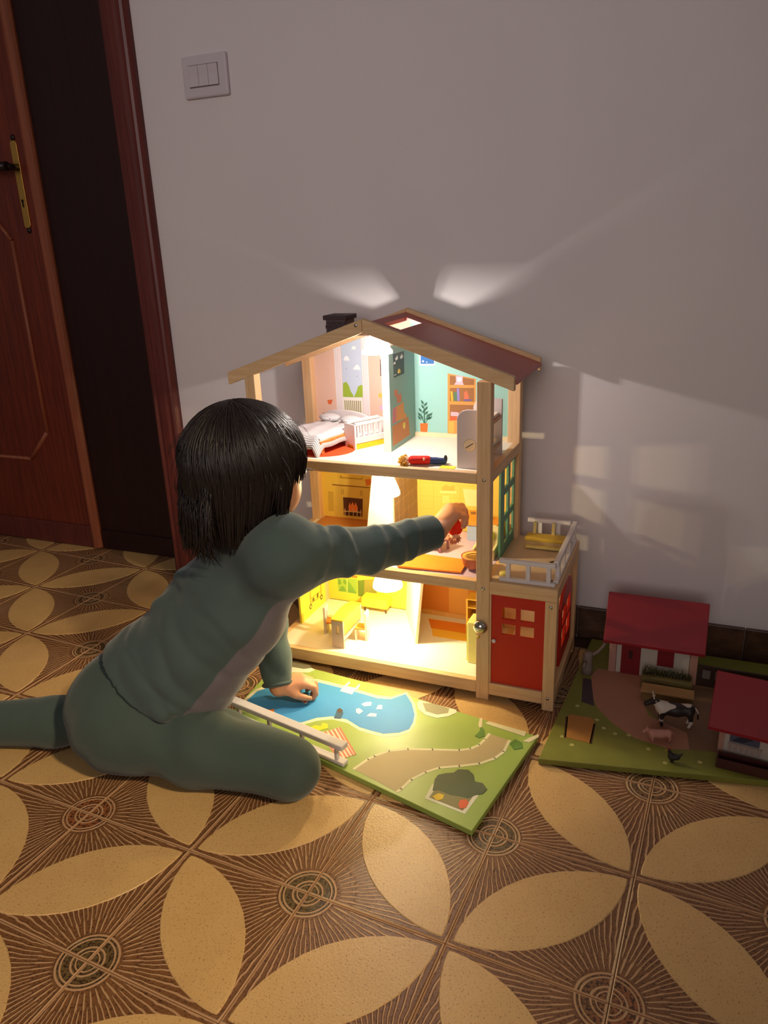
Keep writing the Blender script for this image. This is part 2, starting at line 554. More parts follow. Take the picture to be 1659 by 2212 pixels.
PR = {'a_basket': [(-0.743, 0.5173), (-0.7294, 0.519), (-0.7342, 0.5078), (-0.7409, 0.5087)],
 'a_bush_l': [(-0.7044, 0.526), (-0.7026, 0.555), (-0.695, 0.5588), (-0.6889, 0.5506), (-0.6857, 0.5388), (-0.6796, 0.5293), (-0.6798, 0.5257)],
 'a_bush_r': [(-0.6785, 0.5258), (-0.6712, 0.5392), (-0.6681, 0.5489), (-0.6614, 0.5527), (-0.6568, 0.5516), (-0.6581, 0.5265)],
 'a_cloud1': [(-0.6989, 0.6037), (-0.6959, 0.6108), (-0.6913, 0.6139), (-0.6868, 0.6109), (-0.6846, 0.6033)],
 'a_cloud2': [(-0.6778, 0.5853), (-0.6736, 0.5913), (-0.6677, 0.5961), (-0.6632, 0.5927), (-0.6598, 0.5846)],
 'a_cloud3': [(-0.6794, 0.6273), (-0.6751, 0.6343), (-0.67, 0.6332), (-0.6683, 0.6274)],
 'a_curt_l': [(-0.7198, 0.6256), (-0.703, 0.6351), (-0.7008, 0.4834), (-0.721, 0.4825)],
 'a_curt_r': [(-0.6583, 0.6126), (-0.6405, 0.6129), (-0.6439, 0.4861), (-0.6591, 0.4853)],
 'a_frame': [(-0.615, 0.6076), (-0.612, 0.6076), (-0.6119, 0.5729), (-0.6154, 0.5728)],
 'a_pink': [(-0.6191, 0.5101), (-0.6101, 0.5104), (-0.6105, 0.5013), (-0.6195, 0.5009)],
 'a_rad': [(-0.7014, 0.5189), (-0.6605, 0.5204), (-0.6623, 0.484), (-0.7036, 0.482)],
 'a_shelf': [(-0.7559, 0.4883), (-0.73, 0.4895), (-0.7302, 0.4867), (-0.7561, 0.4856)],
 'a_sky': [(-0.703, 0.6351), (-0.6613, 0.6539), (-0.654, 0.608), (-0.658, 0.5277), (-0.7049, 0.526)],
 'b_box': [(-0.4819, 0.3217), (-0.466, 0.3231), (-0.4662, 0.306), (-0.4822, 0.3045)],
 'b_counter': [(-0.4326, 0.2942), (-0.3932, 0.2958), (-0.3931, 0.2703), (-0.4326, 0.2662)],
 'b_counter2': [(-0.4201, 0.2911), (-0.4076, 0.2919), (-0.4086, 0.2858), (-0.419, 0.2848)],
 'b_grid': {'h': [0.3473, 0.3152, 0.2892, 0.2629], 'v': [-0.5323, -0.5017, -0.472, -0.4428]},
 'b_items': [(-0.4828, 0.3407), (-0.4743, 0.3457), (-0.4659, 0.3432), (-0.4554, 0.3462), (-0.4554, 0.3342), (-0.4829, 0.3327)],
 'b_mirror': [(-0.4366, 0.3404), (-0.3935, 0.341), (-0.3933, 0.3043), (-0.4305, 0.3033)],
 'b_shelf': [(-0.4871, 0.3319), (-0.4502, 0.334), (-0.4502, 0.3287), (-0.4872, 0.3265)],
 'f_bush': [(-0.1547, 1.3462), (-0.1387, 1.3463), (-0.1215, 1.2562), (-0.1452, 1.2625)],
 'f_dirt': [(-0.0384, 1.2942), (0.0668, 1.3112), (0.0764, 1.214), (0.0632, 1.2094), (-0.021, 1.2535)],
 'f_hay': [(-0.1627, 1.2047), (-0.1582, 1.2155), (-0.1186, 1.2154), (-0.1129, 1.1995), (-0.1121, 1.1403), (-0.1563, 1.1435)],
 'f_pink': [(-0.1312, 1.3927), (-0.0459, 1.3937), (-0.0323, 1.2773), (-0.026, 1.2563), (0.0676, 1.211), (0.0462, 1.1773), (0.0136, 1.1679), (-0.0436, 1.1806), (-0.0817, 1.2103), (-0.1161, 1.2533), (-0.1339, 1.3011),
            (-0.1408, 1.3618)],
 'f_small': [(-0.111, 1.2135), (-0.1612, 1.144), (-0.0963, 1.1921), (-0.0762, 1.1819), (-0.0533, 1.1856), (-0.0191, 1.1565), (0.009, 1.1276), (0.0618, 1.148), (-0.1416, 1.1259), (-0.1504, 1.2463)],
 'g_cart': [[(1.38, 0.1056), (1.3861, 0.1053), (1.3842, 0.0647), (1.3791, 0.0639)], [(1.4329, 0.0884), (1.4382, 0.0882), (1.436, 0.0611), (1.4307, 0.0609)], [(1.3802, 0.0992), (1.448, 0.0957), (1.4476, 0.0927), (1.3797, 0.0957)],
            [(1.3812, 0.0778), (1.4338, 0.073), (1.4335, 0.0709), (1.3808, 0.0754)], [(1.3793, 0.0655), (1.4342, 0.0609), (1.4339, 0.0588), (1.3789, 0.063)]],
 'g_doors': [(-0.6927, 0.0931), (-0.6754, 0.0976), (-0.6786, 0.0541), (-0.6937, 0.0529)],
 'g_doors2': [(-0.6754, 0.0976), (-0.6455, 0.1038), (-0.6454, 0.0578), (-0.6786, 0.0536)],
 'g_frame': [(-0.7206, 0.0946), (-0.7189, 0.0949), (-0.721, 0.0588), (-0.7228, 0.0585)],
 'g_green': [(-0.7448, 0.0924), (-0.6935, 0.0972), (-0.6956, 0.0581), (-0.7447, 0.0587)],
 'g_items': [[(1.3886, 0.1133), (1.4033, 0.1141), (1.4015, 0.1023), (1.3869, 0.1025)], [(1.4146, 0.105), (1.4295, 0.1038), (1.4281, 0.0938), (1.413, 0.094)],
             [(1.3908, 0.0723), (1.4004, 0.0721), (1.3993, 0.0641), (1.3897, 0.0653)], [(1.4136, 0.0746), (1.4209, 0.0745), (1.4193, 0.0634), (1.4121, 0.0645)]],
 'g_orange': [(-0.7061, 0.1041), (-0.6931, 0.1059), (-0.6934, 0.0998), (-0.7064, 0.0987)],
 'g_tree': [[(-0.7437, 0.0915), (-0.7374, 0.088), (-0.7358, 0.0785), (-0.7448, 0.0751)], [(-0.7283, 0.0936), (-0.7222, 0.0869), (-0.7238, 0.078), (-0.7312, 0.0824)],
            [(-0.7436, 0.0588), (-0.7361, 0.073), (-0.7296, 0.0728), (-0.7237, 0.0606)], [(-0.7177, 0.0896), (-0.7076, 0.0759), (-0.6977, 0.0589), (-0.7195, 0.059)]],
 'g_wheels': [(1.3801, 0.0571), (1.4349, 0.0562)],
 'm_bars': [[(-0.7179, 0.2644), (-0.6741, 0.2657), (-0.6742, 0.2634), (-0.718, 0.2622)], [(-0.7155, 0.2697), (-0.7138, 0.2699), (-0.7148, 0.253), (-0.7165, 0.2528)],
            [(-0.7054, 0.2697), (-0.704, 0.2698), (-0.7049, 0.2532), (-0.7064, 0.253)], [(-0.6946, 0.2707), (-0.6931, 0.2708), (-0.6941, 0.253), (-0.6955, 0.2529)],
            [(-0.6852, 0.27), (-0.6838, 0.2701), (-0.6847, 0.2536), (-0.6861, 0.2534)], [(-0.6759, 0.2709), (-0.6744, 0.271), (-0.6753, 0.2535), (-0.6768, 0.2533)]],
 'm_breast': [(-0.7342, 0.3388), (-0.6623, 0.3387), (-0.6628, 0.327), (-0.7351, 0.3249)],
 'm_fire': [(-0.7054, 0.2636), (-0.7057, 0.2757), (-0.7016, 0.2861), (-0.7, 0.2782), (-0.6946, 0.2877), (-0.6904, 0.2781), (-0.6874, 0.2874), (-0.6829, 0.2758), (-0.6835, 0.2637)],
 'm_flower': [(-0.6621, 0.3426), (-0.6478, 0.3457), (-0.6463, 0.3342), (-0.6588, 0.3273)],
 'm_flute': [[(-0.7211, 0.3159), (-0.7196, 0.316), (-0.7204, 0.303), (-0.7219, 0.3029)], [(-0.7169, 0.3159), (-0.7154, 0.316), (-0.7162, 0.3031), (-0.7177, 0.3029)],
             [(-0.6746, 0.3163), (-0.6731, 0.3164), (-0.6738, 0.3036), (-0.6752, 0.3034)], [(-0.6709, 0.3163), (-0.6695, 0.3165), (-0.6701, 0.3036), (-0.6716, 0.3035)]],
 'm_hole': [(-0.7181, 0.2965), (-0.6694, 0.2969), (-0.6726, 0.2538), (-0.7186, 0.2532)],
 'm_mantel': [(-0.7435, 0.3256), (-0.6517, 0.3259), (-0.6519, 0.3236), (-0.7437, 0.3226)],
 'm_mirror': [(-0.7223, 0.3472), (-0.6679, 0.3475), (-0.6682, 0.3421), (-0.7226, 0.3417)],
 'm_mirror2': [(-0.719, 0.3498), (-0.6698, 0.3497), (-0.6701, 0.3439), (-0.7194, 0.3439)],
 'm_panel': [(-0.7553, 0.3073), (-0.7415, 0.3075), (-0.7431, 0.2599), (-0.7573, 0.2596)],
 'm_skirt': [(-0.7673, 0.2412), (-0.6608, 0.2439), (-0.6609, 0.2399), (-0.7675, 0.2387)],
 'm_surround': [(-0.7374, 0.3231), (-0.6519, 0.3236), (-0.6608, 0.2439), (-0.7404, 0.2439)],
 'p_bag': [(1.3643, 0.5326), (1.4033, 0.5349), (1.4047, 0.5131), (1.417, 0.506), (1.4177, 0.499), (1.3618, 0.5043)],
 'p_bear': [(1.3553, 0.566), (1.3709, 0.5664), (1.3747, 0.5548), (1.3924, 0.5537), (1.3941, 0.5367), (1.3684, 0.5384), (1.3671, 0.5507), (1.3562, 0.556)],
 'p_board': [(1.3534, 0.6353), (1.4126, 0.6337), (1.4122, 0.5901), (1.3552, 0.5903)],
 'p_box': [(1.3398, 0.4992), (1.4281, 0.499), (1.4331, 0.4605), (1.3386, 0.4595)],
 'p_lamp': [(1.3776, 0.5956), (1.3799, 0.6017), (1.3849, 0.6035), (1.3907, 0.6), (1.3903, 0.5947)],
 'p_purple': [(1.3452, 0.5321), (1.3662, 0.5333), (1.3666, 0.5033), (1.3402, 0.5036)],
 'p_white': [[(1.3653, 0.6252), (1.3776, 0.6299), (1.38, 0.6231), (1.3697, 0.6214)], [(1.3904, 0.6249), (1.4018, 0.6297), (1.4073, 0.6225), (1.3949, 0.6206)], [(1.3559, 0.6182), (1.3649, 0.62), (1.3657, 0.6157), (1.3586, 0.6152)],
             [(1.358, 0.5956), (1.3674, 0.5955), (1.3673, 0.5945), (1.3585, 0.5942)]],
 'r_post': [(-0.4637, 0.1018), (-0.4326, 0.0991), (-0.4327, 0.0413), (-0.4627, 0.0498)],
 'r_rug': [(-0.515, 1.4368), (-0.4703, 1.4602), (-0.4021, 1.4302), (-0.477, 1.3973), (-0.5042, 1.394)],
 'r_rug2': [(-0.477, 1.3973), (-0.4087, 1.4538), (-0.3876, 1.4045), (-0.4132, 1.3961)],
 'r_skirt': [(-0.531, 0.0481), (-0.4627, 0.0512), (-0.4327, 0.0515), (-0.4327, 0.0398), (-0.4642, 0.0393), (-0.5355, 0.037)],
 't_books': [('y', [(-0.4622, 0.5459), (-0.4581, 0.546), (-0.4566, 0.5264), (-0.4609, 0.5263)]), ('g', [(-0.4558, 0.5447), (-0.4487, 0.545), (-0.4481, 0.5268), (-0.4547, 0.5265)]),
             ('p', [(-0.4487, 0.5525), (-0.444, 0.5526), (-0.4429, 0.527), (-0.4476, 0.5268)]), ('r', [(-0.4335, 0.545), (-0.4277, 0.5486), (-0.423, 0.5318), (-0.4335, 0.531)]),
             ('b', [(-0.434, 0.5309), (-0.4183, 0.5315), (-0.4183, 0.5275), (-0.434, 0.5268)]), ('k', [(-0.462, 0.5038), (-0.4454, 0.5034), (-0.4454, 0.4953), (-0.4621, 0.4952)]),
             ('o', [(-0.4633, 0.4938), (-0.4442, 0.4942), (-0.4443, 0.4872), (-0.4634, 0.4863)])],
 't_case': [(-0.468, 0.5823), (-0.4092, 0.5727), (-0.4088, 0.4606), (-0.4692, 0.4582)],
 't_clock': [(-0.4509, 0.5779), (-0.4362, 0.5776), (-0.4367, 0.5652), (-0.4339, 0.5597), (-0.455, 0.5597), (-0.4503, 0.5648)],
 't_clockface': [(-0.4479, 0.575), (-0.4385, 0.5748), (-0.439, 0.5665), (-0.4474, 0.5663)],
 't_drawer': [(-0.467, 0.4838), (-0.455, 0.4844), (-0.4552, 0.4597), (-0.4672, 0.4591)],
 't_leaf': [(-0.5232, 0.521), (-0.5162, 0.5171), (-0.5224, 0.5117), (-0.5151, 0.5085), (-0.5282, 0.5044), (-0.5202, 0.5024), (-0.5302, 0.4949), (-0.5146, 0.4991), (-0.5303, 0.4878), (-0.5249, 0.4892), (-0.5118, 0.4934),
            (-0.5056, 0.496), (-0.5119, 0.4875), (-0.5069, 0.4889)],
 't_pic': [(-0.5274, 0.6148), (-0.494, 0.6153), (-0.4943, 0.5975), (-0.5278, 0.5967)],
 't_pic2': [(-0.5246, 0.6137), (-0.4964, 0.6142), (-0.4966, 0.6008), (-0.5249, 0.6002)],
 't_pot': [(-0.5294, 0.4764), (-0.5118, 0.4773), (-0.5137, 0.4577), (-0.5286, 0.4569)],
 't_shelves': [[(-0.4633, 0.5784), (-0.4126, 0.5715), (-0.4126, 0.5604), (-0.4635, 0.5588)], [(-0.4635, 0.5531), (-0.4126, 0.5543), (-0.4125, 0.5265), (-0.4638, 0.5257)],
               [(-0.4638, 0.5188), (-0.4125, 0.5197), (-0.4124, 0.4888), (-0.4641, 0.4863)]],
 't_stems': [[(-0.5207, 0.4769), (-0.5177, 0.477), (-0.5185, 0.5095), (-0.521, 0.5094)], [(-0.5212, 0.4768), (-0.5197, 0.4769), (-0.5264, 0.4974), (-0.5279, 0.4969)],
             [(-0.5182, 0.477), (-0.5167, 0.4771), (-0.5056, 0.496), (-0.507, 0.4969)]],
 'w_ball': [(-0.6519, 1.0992), (-0.6442, 1.1055), (-0.6337, 1.1), (-0.6354, 1.0887), (-0.6452, 1.0907)],
 'w_ball2': [(-0.6466, 1.0956), (-0.6427, 1.1005), (-0.6358, 1.0957), (-0.638, 1.0895)],
 'w_bed': [(-0.3346, 0.9523), (-0.3253, 0.9527), (-0.3295, 0.9208), (-0.2717, 0.9096), (-0.2651, 0.949), (-0.2577, 0.9517), (-0.2664, 0.9038), (-0.3353, 0.916)],
 'w_blanket': [(-0.5677, 1.0134), (-0.5412, 1.0416), (-0.4819, 0.9801), (-0.5043, 0.9552)],
 'w_bush': [(-0.3346, 0.9638), (-0.333, 0.976), (-0.3222, 0.9842), (-0.3106, 0.9898), (-0.3061, 1.0003), (-0.2902, 1.0044), (-0.2782, 0.9953), (-0.272, 0.9801), (-0.2592, 0.9804), (-0.2487, 0.9686), (-0.2527, 0.9562),
            (-0.2619, 0.9502), (-0.2712, 0.9388), (-0.2822, 0.9389), (-0.2997, 0.9368), (-0.3195, 0.9408), (-0.3295, 0.9372)],
 'w_duck': [(-0.5914, 1.0242), (-0.5873, 1.0321), (-0.5755, 1.033), (-0.5768, 1.0439), (-0.566, 1.0427), (-0.5606, 1.0317), (-0.5689, 1.024), (-0.579, 1.0158)],
 'w_edge': [(-0.7579, 1.0486), (-0.7542, 1.1016), (-0.7122, 1.1567), (-0.6531, 1.1747), (-0.5954, 1.1707), (-0.5514, 1.1648), (-0.5173, 1.1597), (-0.4896, 1.1636), (-0.467, 1.1891), (-0.438, 1.1568), (-0.4228, 1.1237),
            (-0.4151, 1.0934), (-0.4175, 1.0679), (-0.4309, 1.0529), (-0.4556, 1.0402), (-0.4822, 1.042), (-0.5006, 1.0444), (-0.5024, 1.0439), (-0.5349, 1.0584), (-0.5658, 1.0592), (-0.5902, 1.0459), (-0.6103, 1.0249),
            (-0.6278, 1.0188), (-0.6675, 1.0259), (-0.7206, 1.0314)],
 'w_fence': [[(-0.2974, 1.1376), (-0.2935, 1.1462), (-0.2225, 1.1372), (-0.2225, 1.1235)], [(-0.3079, 1.1305), (-0.3105, 1.1513), (-0.3052, 1.1512), (-0.2995, 1.1262), (-0.3033, 1.1214)],
             [(-0.2222, 1.1085), (-0.2151, 1.121), (-0.2009, 1.1378), (-0.1993, 1.1298), (-0.2107, 1.1092)]],
 'w_head': [(-0.5702, 1.0899), (-0.5669, 1.0963), (-0.558, 1.0907), (-0.5582, 1.0821), (-0.5642, 1.0817)],
 'w_kerb1': [(-0.4699, 0.9438), (-0.4573, 0.975), (-0.4504, 0.9867), (-0.432, 1.0076), (-0.403, 1.0232), (-0.3628, 1.0359), (-0.319, 1.0493), (-0.3021, 1.0594), (-0.2906, 1.0748), (-0.2856, 1.0932), (-0.2823, 1.1113)],
 'w_kerb2': [(-0.2447, 1.104), (-0.2465, 1.0707), (-0.2563, 1.0483), (-0.2772, 1.0262), (-0.3069, 1.0091), (-0.3369, 0.994), (-0.3542, 0.9759), (-0.3705, 0.9511), (-0.3777, 0.9243), (-0.3816, 0.9155)],
 'w_lad2': [[(-0.5923, 1.1641), (-0.5893, 1.1863), (-0.5849, 1.1839), (-0.587, 1.1621)], [(-0.5676, 1.1649), (-0.5665, 1.1844), (-0.5622, 1.182), (-0.5617, 1.1613)]],
 'w_ladder': [(-0.5918, 1.1492), (-0.5927, 1.1697), (-0.5663, 1.1691), (-0.5643, 1.1455)],
 'w_orange': [(-0.7096, 1.0387), (-0.684, 1.0527), (-0.6716, 1.0312)],
 'w_pool': [(-0.7505, 1.0511), (-0.7466, 1.0966), (-0.7076, 1.1483), (-0.648, 1.1646), (-0.5926, 1.1602), (-0.5471, 1.155), (-0.5133, 1.1501), (-0.4883, 1.155), (-0.4663, 1.1812), (-0.444, 1.1547), (-0.4267, 1.1224),
            (-0.4213, 1.0985), (-0.421, 1.0772), (-0.4344, 1.062), (-0.4596, 1.0499), (-0.4861, 1.0512), (-0.5046, 1.0536), (-0.5067, 1.0535), (-0.5395, 1.0683), (-0.57, 1.0678), (-0.5945, 1.0544), (-0.6144, 1.0326),
            (-0.632, 1.0265), (-0.6716, 1.0329), (-0.725, 1.0386)],
 'w_red': [(-0.2816, 0.9191), (-0.2816, 0.931), (-0.2738, 0.9352), (-0.2676, 0.9294), (-0.2686, 0.9172), (-0.2759, 0.912)],
 'w_ring': [[(-0.5368, 1.1031), (-0.5327, 1.108), (-0.5216, 1.1014), (-0.5248, 1.0901), (-0.5328, 1.0942)], [(-0.5336, 1.1217), (-0.5281, 1.1307), (-0.5181, 1.1341), (-0.5144, 1.123), (-0.5261, 1.1165)],
            [(-0.509, 1.0888), (-0.5066, 1.0998), (-0.4945, 1.1022), (-0.4917, 1.0931)], [(-0.501, 1.1154), (-0.5024, 1.1288), (-0.4952, 1.1313), (-0.4902, 1.1191)]],
 'w_road': [(-0.4699, 0.9438), (-0.4573, 0.975), (-0.4504, 0.9867), (-0.432, 1.0076), (-0.403, 1.0232), (-0.3628, 1.0359), (-0.319, 1.0493), (-0.3021, 1.0594), (-0.2906, 1.0748), (-0.2856, 1.0932), (-0.2823, 1.1113),
            (-0.2447, 1.104), (-0.2465, 1.0707), (-0.2563, 1.0483), (-0.2772, 1.0262), (-0.3069, 1.0091), (-0.3369, 0.994), (-0.3542, 0.9759), (-0.3705, 0.9511), (-0.3777, 0.9243), (-0.3816, 0.9155)],
 'w_shrub': [[(-0.3046, 1.0967), (-0.3007, 1.1118), (-0.3019, 1.1237), (-0.295, 1.1208), (-0.288, 1.1025), (-0.2956, 1.0931)], [(-0.2425, 1.0948), (-0.2363, 1.1103), (-0.2233, 1.1048), (-0.2182, 1.0902), (-0.2315, 1.0808)]],
 'w_soil': [(-0.3253, 0.9527), (-0.2651, 0.949), (-0.2717, 0.9096), (-0.3295, 0.9208)],
 'w_swim': [(-0.5637, 1.0633), (-0.5695, 1.0885), (-0.563, 1.0924), (-0.5537, 1.0836), (-0.5507, 1.0661)],
 'w_tree1': [(-0.7422, 1.1979), (-0.7441, 1.2143), (-0.7259, 1.2161), (-0.6843, 1.2089), (-0.6747, 1.2038), (-0.6821, 1.1911), (-0.7156, 1.1798)],
 'w_tree1b': [(-0.74, 1.2157), (-0.7298, 1.2234), (-0.6939, 1.2183), (-0.6843, 1.2089), (-0.6984, 1.2), (-0.7261, 1.1991)],
 'w_tree2': [(-0.435, 1.1578), (-0.4347, 1.1697), (-0.4255, 1.1689), (-0.3594, 1.1624), (-0.3549, 1.1545), (-0.3667, 1.1374), (-0.3844, 1.1258), (-0.4066, 1.1274), (-0.4268, 1.1412)],
 'w_tree2b': [(-0.4256, 1.163), (-0.4071, 1.1674), (-0.3723, 1.1619), (-0.3699, 1.1475), (-0.3877, 1.1358), (-0.4107, 1.1392)],
 'w_yel': [(-0.325, 0.9237), (-0.3191, 0.934), (-0.3088, 0.9336), (-0.3082, 0.923), (-0.3156, 0.9176)]}


# ------------------------------------------------------------------ setting: floor of patterned tiles
TILE = 0.2007
NODE0 = Vector((-0.6293, 0.7083))        # one meeting point of four petals
GRID = math.radians(-3.05)               # direction of the tile joints


def tile_materials():
    # petal: smooth beige glaze with specks
    n = NT('tile_petal_beige')
    v = n.coords('Object')
    f = n.noise(v, 18)
    sp = n.step(n.noise(v, 420, 2.0), 0.58, 0.70)
    c = n.mix(f, lin((208, 166, 108)), lin((224, 184, 124)))
    c = n.mix(n.op('MULTIPLY', sp, 0.7), c, lin((150, 100, 55)))
    n.t.links.new(c, n.b.inputs['Base Color'])
    n.b.inputs['Roughness'].default_value = 0.36
    n.b.inputs['Specular IOR Level'].default_value = 0.5
    n.bump(n.noise(v, 330, 3.0), 0.55, 0.0009)
    # field: brown with relief rays running out of the two medallion corners
    q = NT('tile_field_brown')
    v = q.coords('Object')
    X, Y, _ = q.xyz(v)
    h = TILE / 2
    wob = q.noise(v, 36, 2.0)
    near = q.op('GREATER_THAN', q.op('SUBTRACT', X, Y), 0.0)       # which medallion corner
    cx = q.op('MULTIPLY', q.op('SUBTRACT', q.op('MULTIPLY', near, 2.0), 1.0), h)
    dx = q.op('ABSOLUTE', q.op('SUBTRACT', X, cx))
    dy = q.op('ABSOLUTE', q.op('ADD', Y, cx))
    r = q.op('SQRT', q.op('ADD', q.op('MULTIPLY', dx, dx), q.op('MULTIPLY', dy, dy)))
    th = q.op('ARCTAN2', dy, dx)
    # forked rays: ray count grows with the radius
    far = q.step(r, 0.064, 0.070)
    ph1 = q.op('ADD', q.op('MULTIPLY', th, 44.0), q.op('MULTIPLY', q.op('SUBTRACT', wob, 0.5), 2.6))
    ph2 = q.op('MULTIPLY', ph1, 2.0)
    r1 = q.step(q.op('COSINE', ph1), 0.15, 0.90)
    r2 = q.step(q.op('COSINE', ph2), 0.10, 0.90)
    ray = q.op('ADD', q.op('MULTIPLY', r1, q.op('SUBTRACT', 1.0, far)), q.op('MULTIPLY', r2, far))
    ray = q.op('MULTIPLY', ray, q.step(r, 0.041, 0.047))

    def ring(rad, w):
        return q.op('SUBTRACT', 1.0, q.step(q.op('ABSOLUTE', q.op('SUBTRACT', r, rad)), w * 0.4, w))
    rings = q.op('MAXIMUM', q.op('MAXIMUM', ring(0.0385, 0.0024), ring(0.0330, 0.0020)), q.op('MAXIMUM', ring(0.0205, 0.0022), ring(0.0145, 0.0016)))
    edge = q.op('SUBTRACT', 1.0, q.step(q.op('MINIMUM', dx, dy), 0.0015, 0.0040))
    relief = q.op('MAXIMUM', q.op('MAXIMUM', ray, rings), edge)
    geo = q.node('ShaderNodeNewGeometry')
    big = q.noise(geo.outputs['Position'], 2.3, 1.0)
    ins = q.op('SUBTRACT', 1.0, q.step(r, 0.036, 0.040))
    grain = q.noise(v, 330, 3.0)
    base = q.mix(q.noise(v, 30), lin((106, 66, 38)), lin((146, 100, 60)))
    med = q.mix(q.step(big, 0.46, 0.58), lin((112, 90, 54)), lin((160, 96, 56)))
    med = q.mix(q.op('MULTIPLY', q.step(grain, 0.44, 0.56), 0.85), med, lin((58, 40, 24)))
    base = q.mix(ins, base, med)
    col = q.mix(q.op('MULTIPLY', relief, 0.9), base, lin((200, 156, 116)))
    dark = q.step(grain, 0.52, 0.66)
    col = q.mix(q.op('MULTIPLY', dark, q.op('MULTIPLY', 0.75, q.op('SUBTRACT', 1.0, relief))), col, lin((58, 32, 20)))
    q.t.links.new(col, q.b.inputs['Base Color'])
    q.b.inputs['Roughness'].default_value = 0.38
    q.b.inputs['Specular IOR Level'].default_value = 0.5
    q.bump(q.op('ADD', relief, q.op('MULTIPLY', grain, 0.25)), 0.9, 0.0016)
    return n.m, q.m


petal_mat, field_mat = tile_materials()
grout = paint('grout_dark', (70, 44, 28), 0.8)
floor = MB().box(-5.5, 3.0, -1.5, 1.80, -0.03, -0.0042).build('floor', grout, kind='structure')


def tile_mesh():
    b = MB()
    h = TILE / 2 - 0.0005
    e = 0.003
    v = [(-h, -h, -0.004), (h, -h, -0.004), (h, h, -0.004), (-h, h, -0.004), (-h, -h, -0.0018), (h, -h, -0.0018), (h, h, -0.0018), (-h, h, -0.0018),
         (-h + e * .4, -h + e * .4, -0.0011), (h - e * .4, -h + e * .4, -0.0011), (h - e * .4, h - e * .4, -0.0011), (-h + e * .4, h - e * .4, -0.0011)]
    f = [(0, 1, 5, 4), (1, 2, 6, 5), (2, 3, 7, 6), (3, 0, 4, 7), (4, 5, 9, 8), (5, 6, 10, 9), (6, 7, 11, 10), (7, 4, 8, 11), (8, 9, 10, 11)]
    b.add(v, f, 0)
    # petal along the diagonal (-,-) to (+,+)
    L, w = 0.1310, 0.0540
    n = 14
    up = [(-L * math.cos(math.pi * k / n), w * (math.sin(math.pi * k / n) ** 2) ** 0.84) for k in range(n + 1)]
    dn = [(-p[0], -p[1]) for p in up[1:-1]]
    poly = up[::-1] + dn[::-1]
    c = math.sqrt(0.5)
    def tr(p, k):
        return ((p[0] - p[1]) * c * k, (p[0] + p[1]) * c * k)
    N = len(poly)
    lo = [tr(p, 1) + (-0.0011,) for p in poly]
    hi = [tr(p, 0.985) + (0.0,) for p in poly]
    b.add(lo + hi, [tuple(N + i for i in range(N))] + [(i, (i + 1) % N, N + (i + 1) % N, N + i) for i in range(N)], 1)
    o = b.build('tile', [field_mat, petal_mat], floor)
    return o


proto = tile_mesh()
gx, gy = Vector((math.cos(GRID), math.sin(GRID))), Vector((-math.sin(GRID), math.cos(GRID)))
first = True


MARGIN = 1500


def seen(p):
    # keep the tiles that lie inside (or just beside) what the camera can see of the floor
    d = Vector((p.x, p.y, 0)) - Vector((0, 0, CAM_Z))
    M = scene.camera.matrix_world.to_3x3().transposed()
    q = M @ d
    if q.z > -0.2:
        return False
    x, y = CAM_F * q.x / -q.z, CAM_F * q.y / -q.z
    return abs(x) < IMG_W / 2 + MARGIN and abs(y) < IMG_H / 2 + MARGIN


for i in range(-16, 13):
    for j in range(-8, 8):
        c2 = NODE0 + gx * ((i + 0.5) * TILE) + gy * ((j + 0.5) * TILE)
        if c2.y > 1.78 or c2.y < -0.4 or not seen(c2):
            continue
        if c2.y > 1.47 and c2.x > -1.25:
            continue
        o = proto if first else proto.copy()
        if not first:
            COL.objects.link(o)
        first = False
        o.location = Vector((c2.x, c2.y, -0.002)) - ORG[floor]
        o.rotation_euler = (0, 0, GRID + (math.pi / 2 if (i + j) % 2 else 0))

# ------------------------------------------------------------------ setting: wall, skirting, door, frame
n = NT('wall_paint')
v = n.coords('Object')
n.t.links.new(n.mix(n.noise(v, 6, 4.0), lin((219, 210, 212)), lin((226, 217, 218))), n.b.inputs['Base Color'])
n.b.inputs['Roughness'].default_value = 0.75
n.b.inputs['Specular IOR Level'].default_value = 0.2
n.bump(n.op('ADD', n.noise(v, 260, 3.0), n.noise(v, 40, 2.0)), 0.12, 0.001)
wall_mat = n.m
wall = MB().box(-1.25, 3.0, 1.54, 1.66, -0.03, 2.6)
wall.box(-5.5, -2.62, 1.54, 1.66, -0.03, 2.6).box(-2.62, -1.25, 1.54, 1.66, 2.12, 2.6).box(-2.62, -1.25, 1.70, 1.74, -0.03, 2.12)
wall.build('wall_back', wall_mat, kind='structure')

marble = NT('skirting_brown_stone')
v = marble.coords('Object', scale=(1, 1, 2))
marble.t.links.new(marble.mix(marble.step(marble.noise(v, 9, 6.0, 0.65), 0.35, 0.65), lin((66, 42, 32)), lin((104, 74, 56))), marble.b.inputs['Base Color'])
marble.b.inputs['Roughness'].default_value = 0.4
base_root = thing('baseboard_back', (0, 1.53, 0), kind='structure')
x = -1.19
while x < 1.85:
    x1 = min(x + 0.332, 1.85)
    MB().box(x, x1 - 0.0015, 1.531, 1.5405, 0.0, 0.073).build('tile', marble.m, base_root, bevel=0.0015)
    x = x1

mahog = wood('mahogany_door', (92, 34, 24), (128, 52, 34), (40, 40, 1.4), 0.42, 3.0, 0.4, 0.05)
mahog_shaded = wood('mahogany_shaded', (34, 12, 12), (46, 17, 16), (40, 40, 1.2), 0.45, 3.0, 0.35, 0.05)  # door mahogany with the shade beside the door put into its colour
mahog_trim = wood('mahogany_trim', (86, 36, 33), (112, 50, 44), (40, 40, 1.4), 0.4, 3.0, 0.4, 0.05)
mahog_edge = wood('mahogany_moulding', (140, 74, 50), (164, 92, 64), (40, 40, 1.4), 0.4, 3.0, 0.4, 0.05)

